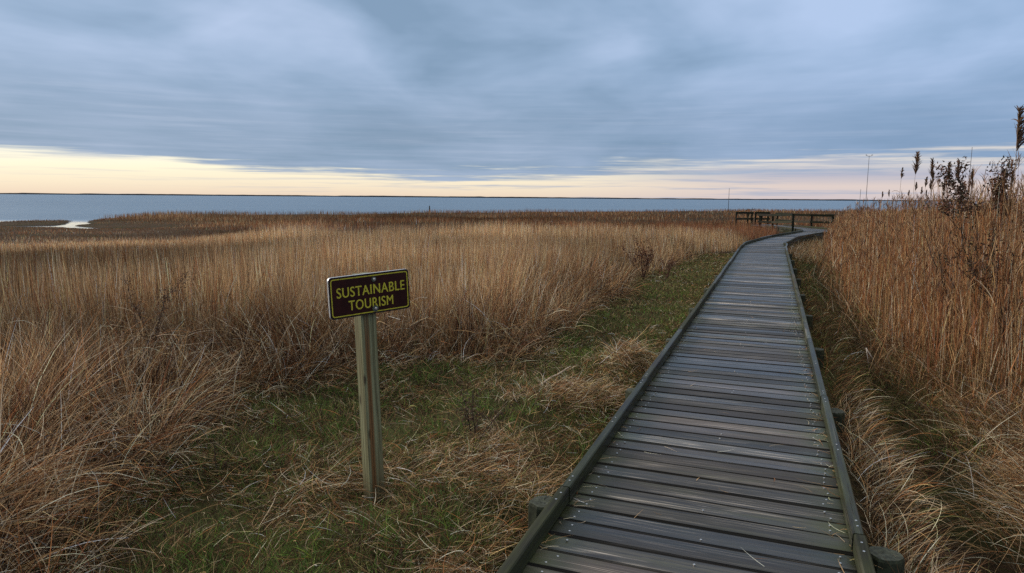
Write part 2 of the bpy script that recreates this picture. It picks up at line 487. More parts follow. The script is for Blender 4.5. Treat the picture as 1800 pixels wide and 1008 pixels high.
# ------------------------------------------------------------ ground and water
def build_terrain():
    def sp(n, lo, hi, c=3.0):
        a, b = math.asinh(lo/c), math.asinh(hi/c)
        return np.sinh(np.linspace(a, b, n))*c
    X = sp(620, -420, 520); Y = sp(620, -120, 260, 4.0)
    gx, gy = np.meshgrid(X, Y)
    V = np.stack([gx.ravel(), gy.ravel(), ground(gx, gy).ravel()], 1)
    mk = ((side(gx, gy) < 0) | (along(gx, gy) > 3.6)) & ((left_in(gx, gy) < .1) | (right_in(gx, gy) < .2)) & (np.abs(side(gx, gy)) < 5) & (along(gx, gy) < 24)
    n = len(X); i, j = np.meshgrid(np.arange(n-1), np.arange(len(Y)-1))
    a = (j*n+i).ravel()
    me = np_mesh('marsh_ground', V, np.stack([a, a+1, a+n+1, a+n], 1), smooth=True)
    a_ = me.attributes.new('moss', 'FLOAT', 'POINT'); a_.data.foreach_set('value', mk.ravel().astype(np.float32))
    tag(link('ground', me, M_SOIL), kind='structure')
    # water sheet out to the far shore
    bm = bmesh.new()
    ys = [-400, 20, 60, 120, 300, 1000, 5200]; xs = [-9000, -1500, -300, -60, 0, 60, 300, 1500, 9000]
    vv = [[bm.verts.new((x, y, WATER_Z)) for x in xs] for y in ys]
    for r in range(len(ys)-1):
        for c in range(len(xs)-1):
            bm.faces.new((vv[r][c], vv[r][c+1], vv[r+1][c+1], vv[r+1][c]))
    tag(from_bm('water', bm, M_WATER), kind='structure')
    # far shore: low wooded land about five kilometres out
    xs = np.linspace(-8500, 8500, 1500)
    top = 3.5 + 7*vnoise(xs, xs*0, 90, 4, 3) + 4*(vnoise(xs, xs*0, 700, 2, 6)-.3)
    top = np.maximum(top, 2.0)
    yy = 5000 + 160*vnoise(xs, xs*0, 900, 2, 9)
    V = []; Q = []
    for k, (x, y, h) in enumerate(zip(xs, yy, top)):
        V += [(x, y, -2), (x, y+6, h*.8), (x, y+30, h), (x, y+600, h*.7), (x, y+900, -2)]
    for k in range(len(xs)-1):
        for r in range(4):
            a = k*5+r; Q.append((a, a+5, a+6, a+1))
    me = np_mesh('far_shore', V, Q)
    tag(link('far_shore', me, m_plain('far_woods', (.030, .034, .040), .9, 0, .3, .02, .1)), kind='structure')


# ------------------------------------------------------------ boardwalk
def wood_mesh(name, mats, parent, planks):
    """planks: list of (verts 8.. , ...) built by plank(); one mesh with grain UVs"""
    V = []; F = []; UV = []; R = []; E = []; MI = []; RM = []
    for rec in planks:
        (vs, fs, uvs, rnd, eds, mi) = rec[:6]; RM += rec[6] if len(rec) > 6 else [1.0]*len(vs)
        o = len(V); V += vs; F += [tuple(o+i for i in f) for f in fs]; UV += uvs
        R += [rnd]*len(vs); E += eds; MI += [mi]*len(fs)
    me = bpy.data.meshes.new(name); me.from_pydata(V, [], F)
    uvl = me.uv_layers.new(name='grain')
    k = 0
    flat = []
    for u in UV: flat += [u[0], u[1]]
    uvl.data.foreach_set('uv', flat)
    a = me.attributes.new('rnd', 'FLOAT', 'POINT'); a.data.foreach_set('value', R)
    a = me.attributes.new('edge', 'FLOAT', 'POINT'); a.data.foreach_set('value', E)
    a = me.attributes.new('rim', 'FLOAT', 'POINT'); a.data.foreach_set('value', RM)
    me.polygons.foreach_set('material_index', MI)
    me.update()
    return link(name, me, mats, parent)


def plank(p0, p1, p2, p3, z, th, rnd, ch=.005, cup=.002, nseg=3, mi=0, tilt=0.0):
    """board whose plan corners are p0 (left, near) p1 (right, near) p2 (right, far) p3 (left, far)"""
    vs = []; eds = []; uvk = []; rim = []
    prof = [(0, -th), (0, -.012), (ch, -.003), (.014, 0), (.5, -cup), (-.014, 0), (-ch, -.003), (1, -.012), (1, -th)]
    L = math.dist(p0, p1); W = math.dist(p0, p3)
    for k in range(nseg+1):
        t = k/nseg
        a = (p0[0]+(p1[0]-p0[0])*t, p0[1]+(p1[1]-p0[1])*t)
        b = (p3[0]+(p2[0]-p3[0])*t, p3[1]+(p2[1]-p3[1])*t)
        wv = 1.0
        for (q, zz) in prof:
            f = q if q in (0, 1, .5) else (ch/W if q > 0 else 1-ch/W)
            vs.append((a[0]+(b[0]-a[0])*f, a[1]+(b[1]-a[1])*f, z+zz+tilt*(t-.5)))
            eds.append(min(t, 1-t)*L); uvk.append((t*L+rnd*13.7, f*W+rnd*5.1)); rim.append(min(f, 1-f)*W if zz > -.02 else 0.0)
    n = len(prof); fs = []; uv = []
    for k in range(nseg):
        for i in range(n-1):
            f = (k*n+i, k*n+i+1, (k+1)*n+i+1, (k+1)*n+i); fs.append(f[::-1])
            uv += [uvk[j] for j in f[::-1]]
        f = (k*n+n-1, k*n, (k+1)*n, (k+1)*n+n-1); fs.append(f[::-1]); uv += [uvk[j] for j in f[::-1]]
    f = tuple(range(n)); fs.append(f[::-1]); uv += [(uvk[j][0]+prof[j][1], uvk[j][1]) for j in f[::-1]]
    o = nseg*n; f = tuple(o+i for i in range(n)); fs.append(f); uv += [(uvk[j][0]+prof[j-o][1], uvk[j][1]) for j in f]
    return (vs, fs, uv, rnd, eds, mi, rim)


def bar(a, b, w, h, rnd, ch=.006):
    """square timber from a to b (centre line, 3D), as a plank record with grain along it"""
    a, b = Vector(a), Vector(b); d = (b-a).normalized()
    up = Vector((0, 0, 1)) if abs(d.z) < .9 else Vector((cos(ANG), -sin(ANG), 0))
    s = d.cross(up).normalized(); u = s.cross(d)
    hw, hh = w/2, h/2
    ring = [(-hw, -hh+ch), (-hw, hh-ch), (-hw+ch, hh), (hw-ch, hh), (hw, hh-ch), (hw, -hh+ch), (hw-ch, -hh), (-hw+ch, -hh)]
    vs = []; eds = []; uvk = []
    L = (b-a).length; NS = max(1, int(L/.6)); peri = [0, h, h, h+w, h+w, 2*h+w, 2*h+w, 2*h+2*w]
    for k in range(NS+1):
        t = k/NS
        for (x, z), pr in zip(ring, peri):
            vs.append(tuple(a+(b-a)*t+s*x+u*z)); eds.append(.05 + .0*L); uvk.append((t*L+rnd*9.3, pr+rnd*4.4))
    n = 8; fs = []; uv = []
    for k in range(NS):
        for i in range(n):
            f = (k*n+i, (k+1)*n+i, (k+1)*n+(i+1) % n, k*n+(i+1) % n)
            fs.append(f); q = [uvk[j] for j in f]
            if i == n-1: q = [(q[0][0], q[0][1]), (q[1][0], q[1][1]), (q[2][0], q[1][1]+.01), (q[3][0], q[0][1]+.01)]
            uv += q
    fs.append(tuple(range(n))); uv += [(rnd, ring[j][0]+ring[j][1]) for j in range(n)]
    o = NS*n; fs.append(tuple(range(o+n-1, o-1, -1))); uv += [(rnd, ring[j-o][0]) for j in range(o+n-1, o-1, -1)]
    return (vs, fs, uv, rnd, eds, 0)


def lerp2(a, b, t): return (a[0]+(b[0]-a[0])*t, a[1]+(b[1]-a[1])*t)


def smooth_stations():
    """resample the stations, Catmull-Rom through the bends, every ~0.155 m along the centre"""
    S = [np.array([*a, *b]) for a, b in ST]
    out = [S[0]]
    fine = []
    for i in range(len(S)-1):
        p0 = S[max(i-1, 0)]; p1 = S[i]; p2 = S[i+1]; p3 = S[min(i+2, len(S)-1)]
        if i == 0: fine += [p1+(p2-p1)*k/400 for k in range(400)]; continue
        if i == 1: p0 = p1-(p2-p1)
        for k in range(60):
            t = k/60
            fine.append(.5*((2*p1)+(-p0+p2)*t+(2*p0-5*p1+4*p2-p3)*t*t+(-p0+3*p1-3*p2+p3)*t**3))
    fine.append(S[-1])
    F = np.array(fine)
    cx = (F[:, 0]+F[:, 2])/2; cy = (F[:, 1]+F[:, 3])/2
    d = np.concatenate([[0], np.cumsum(np.hypot(np.diff(cx), np.diff(cy)))])
    q = np.arange(0, d[-1], .1555)
    R = np.stack([np.interp(q, d, F[:, k]) for k in range(4)], 1)
    return R, F, d


STN, FINE, DIST = smooth_stations()


def at_d(d, which):
    k = 0 if which == 'L' else 2
    return (float(np.interp(d, DIST, FINE[:, k])), float(np.interp(d, DIST, FINE[:, k+1])))


bwalk = empty('boardwalk', walk(0, 0, -.28), -ANG)
tag(bwalk, 'weathered grey plank boardwalk with low kerb rails winding through the marsh', 'boardwalk')
bwalk_inv = (Matrix.Translation(bwalk.location) @ Matrix.Rotation(-ANG, 4, 'Z')).inverted()


def to_parent(o, root, inv):
    o.parent = root; o.matrix_parent_inverse = inv
    return o


pl = []
for k in range(len(STN)-1):
    a, b = STN[k], STN[k+1]
    f = random.uniform(.900, .945); w0 = random.uniform(-.004, .006)
    e0, e1 = random.uniform(-.008, .012), random.uniform(-.008, .012)
    L0, R0 = (a[0], a[1]), (a[2], a[3]); L1, R1 = lerp2(L0, (b[0], b[1]), f+random.uniform(-.015, .015)), lerp2(R0, (b[2], b[3]), f+random.uniform(-.015, .015))
    W = math.dist(L0, R0)
    L0b, R0b = lerp2(L0, R0, e0/W), lerp2(L0, R0, 1-e1/W); L1b, R1b = lerp2(L1, R1, e0/W), lerp2(L1, R1, 1-e1/W)
    pl.append(plank(L0b, R0b, R1b, L1b, random.uniform(-.003, .003), .036, random.random(), ch=.006, cup=random.uniform(-.0025, .0035), tilt=random.uniform(-.005, .005), nseg=6))
    # nail heads
    cen = (a[:2]+a[2:])/2
    if math.hypot(*cen) < 13:
        for q in (.085, .5, .915):
            for g in (.25, .74):
                if random.random() < (.12 if q != .5 else .7): continue
                c = lerp2(lerp2(L0, R0, q+random.uniform(-.02, .02)), lerp2(L1, R1, q+random.uniform(-.02, .02)), g+random.uniform(-.05, .05))
                r = .0056; z = .0035
                vs = [(c[0]+r*cos(i*pi/3), c[1]+r*sin(i*pi/3), z) for i in range(6)] + [(c[0]+r*cos(i*pi/3), c[1]+r*sin(i*pi/3), z-.006) for i in range(6)]
                fs = [tuple(range(6))] + [(i+6, (i+1) % 6+6, (i+1) % 6, i) for i in range(6)]
                pl.append((vs, fs, [(0, 0)]*30, .1, [1]*12, 1))
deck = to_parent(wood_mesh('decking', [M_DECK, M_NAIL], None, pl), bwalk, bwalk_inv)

# kerb rails: timber lengths butted over the piles
PITCH_P = 2.36
d0 = 5.0 + .45
joints = [d0 + PITCH_P*k for k in range(-2, 40)]
joints = [j for j in joints if j < DIST[-1]-.2]
for which, sg in (('L', 1), ('R', -1)):
    for j0, j1 in zip(joints, joints[1:]):
        straight = j1 < 25.5
        nsub = 1 if straight else 5
        recs = []
        for q in range(nsub):
            u0 = j0+(j1-j0)*q/nsub; u1 = j0+(j1-j0)*(q+1)/nsub
            A = at_d(u0, which); B = at_d(u1, which); A2 = at_d(u0, 'R' if which == 'L' else 'L'); B2 = at_d(u1, 'R' if which == 'L' else 'L')
            ia = lerp2(A, A2, .027/math.dist(A, A2)); ib = lerp2(B, B2, .027/math.dist(B, B2))
            ja, jb = random.uniform(-.004, .004), random.uniform(-.004, .004)
            gapv = .004 if straight else 0
            dv = Vector((ib[0]-ia[0], ib[1]-ia[1], 0)).normalized()
            nv = Vector((dv.y, -dv.x, 0))
            a3 = Vector((ia[0], ia[1], .052)) + dv*gapv + nv*ja; b3 = Vector((ib[0], ib[1], .052)) - dv*gapv + nv*jb
            recs.append(bar(a3, b3, .050, .088, random.random() if q == 0 else recs[0][3]))
        # screw heads near both ends and the middle
        if j1 < 17:
            P0, P1 = recs[0][0][0], recs[0][0][-8]
            for f in (.035, .06, .48, .52, .93, .965):
                cx = P0[0]+(P1[0]-P0[0])*f; cy = P0[1]+(P1[1]-P0[1])*f
                wx, wy = DY*.025*(1 if which == 'L' else 1), -DX*.025
                A0 = Vector(at_d(j0+(j1-j0)*f, which)); A1 = Vector(at_d(j0+(j1-j0)*f, 'R' if which == 'L' else 'L')); c = A0+(A1-A0).normalized()*.027
                r = .0055; z = .0975
                vs = [(c.x+r*cos(i*pi/4), c.y+r*sin(i*pi/4), z) for i in range(8)] + [(c.x+r*cos(i*pi/4), c.y+r*sin(i*pi/4), z-.006) for i in range(8)]
                fs = [tuple(range(8))] + [(i+8, (i+1) % 8+8, (i+1) % 8, i) for i in range(8)]
                recs.append((vs, fs, [(0, 0)]*40, .1, [1]*16, 1))
        to_parent(wood_mesh('kerb_rail', [M_KERB, M_NAIL], None, recs), bwalk, bwalk_inv)
        # side beam under the boards
        A = at_d(j0, which); B = at_d(j1, which); A2 = at_d(j0, 'R' if which == 'L' else 'L'); B2 = at_d(j1, 'R' if which == 'L' else 'L')
        ia = lerp2(A, A2, .05/math.dist(A, A2)); ib = lerp2(B, B2, .05/math.dist(B, B2))
        to_parent(wood_mesh('side_beam', [M_KERB], None, [bar((ia[0], ia[1], -.115), (ib[0], ib[1], -.115), .05, .15, random.random())]), bwalk, bwalk_inv)


def pile_mesh(seed):
    rr = random.Random(seed)
    bm = bmesh.new(); n = 22; r = .077
    prof = [(-.9, 1.0), (-.3, 1.0), (-.05, .99), (-.012, .97), (0, .90), (.002, .55), (-.002, .2)]
    jig = [1+rr.uniform(-.06, .06) for _ in range(n)]
    rings = []
    for z, f in prof:
        rings.append([bm.verts.new((r*f*jig[k]*cos(2*pi*k/n), r*f*jig[k]*sin(2*pi*k/n), z+(rr.uniform(-.002, .002) if z > -.02 else 0))) for k in range(n)])
    for i, (a, b) in enumerate(zip(rings, rings[1:])):
        for k in range(n):
            f = bm.faces.new((a[k], a[(k+1) % n], b[(k+1) % n], b[k])); f.material_index = 1 if i >= 4 else 0
    f = bm.faces.new(rings[-1]); f.material_index = 1
    me = bpy.data.meshes.new('pile'); bm.to_mesh(me); bm.free()
    me.materials.append(M_PILE); me.materials.append(M_PILETOP)
    return me


pm = [pile_mesh(i) for i in range(4)]
for i, j in enumerate(joints):
    if j > 30: break
    for which in 'LR':
        A = at_d(j+random.uniform(-.05, .05), which); A2 = at_d(j, 'R' if which == 'L' else 'L')
        if j > 25: continue
        p = lerp2(A, A2, -(.078 if j < 7 else .055)/math.dist(A, A2))
        o = bpy.data.objects.new('pile', pm[(i+(which == 'R')) % 4]); COL.objects.link(o)
        o.location = (p[0], p[1], random.uniform(.01, .045) - (.045 if j > 7 else 0)); o.rotation_euler = (random.uniform(-.03, .03), random.uniform(-.03, .03), random.uniform(0, 6))
        to_parent(o, bwalk, bwalk_inv)


# ------------------------------------------------------------ railings at the far bend
def railing(label, pts, tops, rails, base=None, w=.11):
    root = empty('railing', (pts[0][0], pts[0][1], -.5))
    tag(root, label, 'railing', 'timber railings at the far end of the boardwalk')
    inv = Matrix.Translation((-pts[0][0], -pts[0][1], .5))
    for (x, y), zt in zip(pts, tops):
        to_parent(wood_mesh('post', [M_RAILW], None, [bar((x, y, -.75), (x, y, zt), w, w, random.random(), .008)]), root, inv)
    for (i0, i1, e0, e1) in rails:
        a = Vector((*pts[i0], 0)); b = Vector((*pts[i1], 0)); d = (b-a).normalized()
        n = Vector((d.y, -d.x, 0)); n = n if n.y < 0 else -n
        a2 = a-d*e0+n*(w/2+.024); b2 = b+d*e1+n*(w/2+.024)
        za, zb = tops[i0]-.045, tops[i1]-.045
        to_parent(wood_mesh('rail', [M_RAILW], None, [bar((a2.x, a2.y, za), (b2.x, b2.y, zb), .045, .13, random.random(), .004)]), root, inv)
        to_parent(wood_mesh('rail', [M_RAILW], None, [bar((a2.x, a2.y, za-.40), (b2.x, b2.y, zb-.40), .045, .12, random.random(), .004)]), root, inv)
    return root


railing('dark timber railing on the outer side of the far deck, running into the reeds', [(18.5, 39.6), (17.62, 40.4), (17.12, 41.9), (16.86, 43.7)], [.77, .76, .76, .77], [(0, 1, .1, 0), (1, 2, 0, 0), (2, 3, 0, .05)])
railing('short three-post railing between the outer railing and the single bay railing', [(16.33, 46.1), (16.75, 46.15), (17.2, 46.2)], [.77, .77, .77], [(0, 1, .1, 0), (1, 2, 0, .1)])
railing('dark timber railing standing leftmost, with one wide open bay', [(14.9, 45.7), (15.75, 45.9), (16.05, 46.0)], [.77, .77, .76], [(0, 1, .08, 0), (1, 2, 0, .05)])
railing('near railing of tall posts on the inner side of the far deck', [(14.98, 36.6), (14.92, 39.3), (14.5, 40.2)], [.87, .77, .77], [(0, 1, .05, 0), (1, 2, 0, .1)])

# ------------------------------------------------------------ sign
TH = rad(38)
SB = (-.848, 4.06)
gz = float(ground(SB[0], SB[1]))
sign = empty('trail_sign', (SB[0], SB[1], -.28), TH)
tag(sign, 'brown sign with yellow SUSTAINABLE TOURISM lettering on a leaning wooden post', 'sign')
sign.rotation_euler = (rad(0.5), rad(-2.2), TH)


def rounded_rect(w, h, r, n=6):
    pts = []
    for cx, cy, a0 in ((w/2-r, h/2-r, 0), (-w/2+r, h/2-r, 90), (-w/2+r, -h/2+r, 180), (w/2-r, -h/2+r, 270)):
        for k in range(n+1):
            a = rad(a0+90*k/n); pts.append((cx+r*cos(a), cy+r*sin(a)))
    return pts


def slab(w, h, r, y0, y1, mat):
    """rounded plate in the xz plane between y0 (front) and y1"""
    bm = bmesh.new(); P = rounded_rect(w, h, r)
    f = [bm.verts.new((x, y0, z)) for x, z in P]; b = [bm.verts.new((x, y1, z)) for x, z in P]
    bm.faces.new(f); bm.faces.new(b[::-1])
    for k in range(len(P)): bm.faces.new((f[k], b[k], b[(k+1) % len(P)], f[(k+1) % len(P)]))
    bmesh.ops.recalc_face_normals(bm, faces=bm.faces)
    return bm


PW = .098
bm = bmesh.new()
HT = 1.43
box_bm(bm, (0, 0, HT/2-.25), (PW, PW, HT+.5), None, .005)
from_bm('post', bm, M_POST, sign)
SW, SHH = .515, .243
ZC = 1.315
FY = -PW/2
m_brown = m_plain('sign_brown_paint', (.026, .005, .004), .45, 0, .3, 9, .2)
m_yel, t = new_mat('sign_yellow_paint')
g = t.add('ShaderNodeTexCoord').outputs['Object']
n = t.noise(g, 60, 5, .65)
c = t.mix(t.step(n, .55, .72), lin(188, 178, 46), lin(110, 104, 34))
finish(t, t.add('ShaderNodeBsdfPrincipled', i_Base_Color=c, i_Roughness=.5))
m_alu = m_plain('bare_aluminium', (.62, .64, .66), .38, .4, .12, 60)
m_blk = m_plain('sign_black_edge', (.006, .006, .007), .4, 0, .2, 60)
panel = from_bm('panel', slab(SW, SHH, .022, FY-.017, FY-.001, m_alu), m_alu, sign)
panel.location = (.012, 0, ZC)
panel.rotation_euler = (0, rad(-.6), 0)
o = from_bm('edge_band', slab(SW-.001, SHH-.001, .0215, FY-.0185, FY-.0172, m_blk), m_blk, panel)
o = from_bm('face', slab(SW-.014, SHH-.014, .018, FY-.0200, FY-.0187, m_brown), m_brown, panel)
# yellow border ring
bm = bmesh.new()
P1 = rounded_rect(SW-.022, SHH-.022, .017); P2 = rounded_rect(SW-.034, SHH-.034, .012)
y0, y1 = FY-.0208, FY-.0202
a = [bm.verts.new((x, y0, z)) for x, z in P1]; b = [bm.verts.new((x, y0, z)) for x, z in P2]
for k in range(len(P1)):
    bm.faces.new((a[k], a[(k+1) % len(P1)], b[(k+1) % len(P1)], b[k]))
from_bm('border', bm, m_yel, panel)


def lettering(txt, size, width, x, z, y):
    cu = bpy.data.curves.new('lettering', 'FONT'); cu.body = txt; cu.size = size
    cu.align_x = 'CENTER'; cu.align_y = 'CENTER'; cu.extrude = .0004; cu.offset = 0.0; cu.space_character = 1.08
    tmp = bpy.data.objects.new('tmp', cu); COL.objects.link(tmp)
    dg = bpy.context.evaluated_depsgraph_get(); dg.update()
    me = bpy.data.meshes.new_from_object(tmp.evaluated_get(dg))
    bpy.data.objects.remove(tmp)
    xs = [v.co.x for v in me.vertices]; k = width/(max(xs)-min(xs))
    for v in me.vertices:
        v.co = Vector((v.co.x*k + x, y-v.co.z, v.co.y+z))
    me.name = 'lettering'
    me.materials.clear()
    return link('lettering', me, m_yel, panel)


lettering('SUSTAINABLE', .083, .435, .004, .024, FY-.0212)
lettering('TOURISM', .083, .285, .000, -.056, FY-.0212)
lettering('SUSTAINABLE', .083, .435, .0058, .0247, FY-.0215)
lettering('TOURISM', .083, .285, .0018, -.0553, FY-.0215)
m_wash = m_plain('oxidised_washer', (.10, .12, .09), .6, .5, .3, 80)
for zz, rw in ((.085, .015), (-.090, .019)):
    bm = bmesh.new()
    tube_bm(bm, [(0, 0, 0), (0, -.003, 0)], [rw, rw], 18)
    wsh = from_bm('washer', bm, m_wash, panel); wsh.location = (.022, FY-.0215, zz)
    bm = bmesh.new()
    tube_bm(bm, [(0, 0, 0), (0, -.006, 0), (0, -.0075, 0)], [.009, .009, .0065], 6)
    tube_bm(bm, [(0, -.007, 0), (0, -.011, 0)], [.0032, .0028], 8)
    blt = from_bm('bolt', bm, M_NAIL, panel); blt.location = (.022, FY-.0245, zz)
    blt.name = 'bolt'
for zz, x0 in ():
    pass


# ------------------------------------------------------------ blades
class Blades:
    def __init__(self): self.V = []; self.Q = []; self.C = []; self.n = 0

    def add(self, x, y, L, w, az, lean, curl, K, col, z=None, wig=None, tip=.15, roll=None, zmin=.012, flat=True):
        N = len(x)
        if N == 0: return
        x = np.asarray(x, float); y = np.asarray(y, float)
        bc = lambda v: np.broadcast_to(np.asarray(v, float), (N,)).astype(float)
        L, w, az, lean, curl = map(bc, (L, w, az, lean, curl))
        wig = bc(0 if wig is None else wig)
        gz = ground(x, y); z = gz-.01 if z is None else bc(z)
        roll = RNG.uniform(-1.4, 1.4, N) if roll is None else bc(roll)
        P = np.stack([x, y, z], 1).astype(np.float64)
        rings = []
        for k in range(K+1):
            t = k/K
            th = lean + curl*t; a = az + wig*t
            d = np.stack([np.sin(th)*np.cos(a), np.sin(th)*np.sin(a), np.cos(th)], 1)
            if k:
                P = P + d*(L/K)[:, None]
                if zmin is not None:
                    g2 = gz + zmin*(1+.0*t)
                    P[:, 2] = np.maximum(P[:, 2], g2)
            perp = np.stack([-np.sin(a), np.cos(a), np.zeros(N)], 1)
            up = np.cross(d, perp)
            s = perp*np.cos(roll)[:, None] + up*np.sin(roll)[:, None]
            prof = (1-(1-tip)*t**1.6)*(.75+.25*min(1, t*4))
            hw = (w*.5*prof)[:, None]
            rings.append(P - s*hw); rings.append(P + s*hw)
        R = np.stack(rings, 1)                                   # N, 2(K+1), 3
        m = 2*(K+1)
        base = (np.arange(N)*m)[:, None, None] + self.n
        k2 = (np.arange(K)*2)[None, :, None]
        q = base + k2 + np.array([0, 1, 3, 2])[None, None, :]
        self.V.append(R.reshape(-1, 3).astype(np.float32)); self.Q.append(q.reshape(-1, 4).astype(np.int32))
        self.C.append(np.repeat(np.asarray(col, np.float32), m, 0)); self.n += N*m
        return P

    def build(self, name, mat, parent=None):
        me = np_mesh(name, np.concatenate(self.V), np.concatenate(self.Q), np.concatenate(self.C))
        return link(name, me, mat, parent)


def polar(n, r0, r1, a0, a1, p=0.0):
    """points between two radii and two azimuths; density falls as 1/r^(2-p)"""
    u = RNG.random(n)
    r = r0*(r1/r0)**u if p == 0 else (r0**p + u*(r1**p-r0**p))**(1/p)
    a = RNG.uniform(rad(a0), rad(a1), n)
    return r*np.sin(a), r*np.cos(a), r


PAL = dict(tan=(.47, .31, .165), pale=(.70, .56, .39), gold=(.50, .31, .14), rust=(.33, .140, .055), brown=(.17, .09, .045),
           dark=(.050, .030, .020), red=(.25, .09, .045), plum=(.18, .105, .08), olive=(.155, .150, .055), green=(.085, .165, .032), lime=(.18, .25, .04))
PAL = {k: np.array(v) for k, v in PAL.items()}


def mixcol(n, names, weights, var=.42):
    """weights: list of arrays/scalars; picks a palette colour per blade"""
    W = np.stack([np.broadcast_to(np.asarray(w, float), (n,)) for w in weights], 1); W = np.clip(W, 0, None)
    W = np.cumsum(W, 1); W /= W[:, -1:]
    k = (RNG.random(n)[:, None] > W).sum(1)
    c = np.stack([PAL[a] for a in names])[k]
    c = c*np.exp(RNG.normal(0, var, n))[:, None]
    return np.clip(c, .004, .8)


# edge of the tall grass left of the walk (metres left of centre) against distance along it
E_S = np.array([-8, -1.0, .5, 2.0, 3.2, 3.9, 4.5, 6, 7.7, 10, 13, 16, 19, 24])
E_L = np.array([2.9, 3.1, 3.6, 4.2, 3.8, 2.9, 2.1, 2.1, 2.2, 2.3, 2.5, 2.3, 2.0, 1.8])
# edge of the reeds right of the walk
R_S = np.array([-8, 0, 2.0, 3.5, 4.6, 5.5, 8, 12, 18, 24])
R_R = np.array([3.2, 2.9, 2.5, 2.1, 1.80, 1.66, 1.70, 1.72, 1.8, 1.9])


def strip(n, s0, s1, q0, q1, k=3.0):
    """points along the walk, denser near its beginning; q is metres right of the centre line"""
    s = k*((s1-s0+k)/k)**RNG.random(n) - k + s0
    q = RNG.uniform(q0, q1, n)
    x = C0[0]+s*DX+q*DY; y = C0[1]+s*DY-q*DX
    return x, y, np.hypot(x, y)


def left_in(x, y):
    """metres inside the left tall-grass field (negative in the clearing)"""
    s = along(x, y); q = -side(x, y)
    e = np.interp(s, E_S, E_L) + (vnoise(x, y, .9, 2, 12)-.5)*.7 + .25*sstep(3.5, 6, s)
    a = q-e
    far = s > 22.5
    pd = path_dist(x, y)-1.3-(vnoise(x, y, 1.2, 2, 14))*.8
    return np.where(far, pd, np.where(q > 0, a, -9))


def right_in(x, y):
    s = along(x, y); q = side(x, y)
    e = np.interp(s, R_S, R_R) + (vnoise(x, y, .8, 2, 13)-.5)*.5
    far = s > 20.5
    v = np.where(far, np.minimum(path_dist(x, y)-1.1, (x-.458*y)-(vnoise(x, y, 1.0, 2, 4)-.5)*.6), q-e)
    return np.where(y < 46, v, -9)


build_terrain()


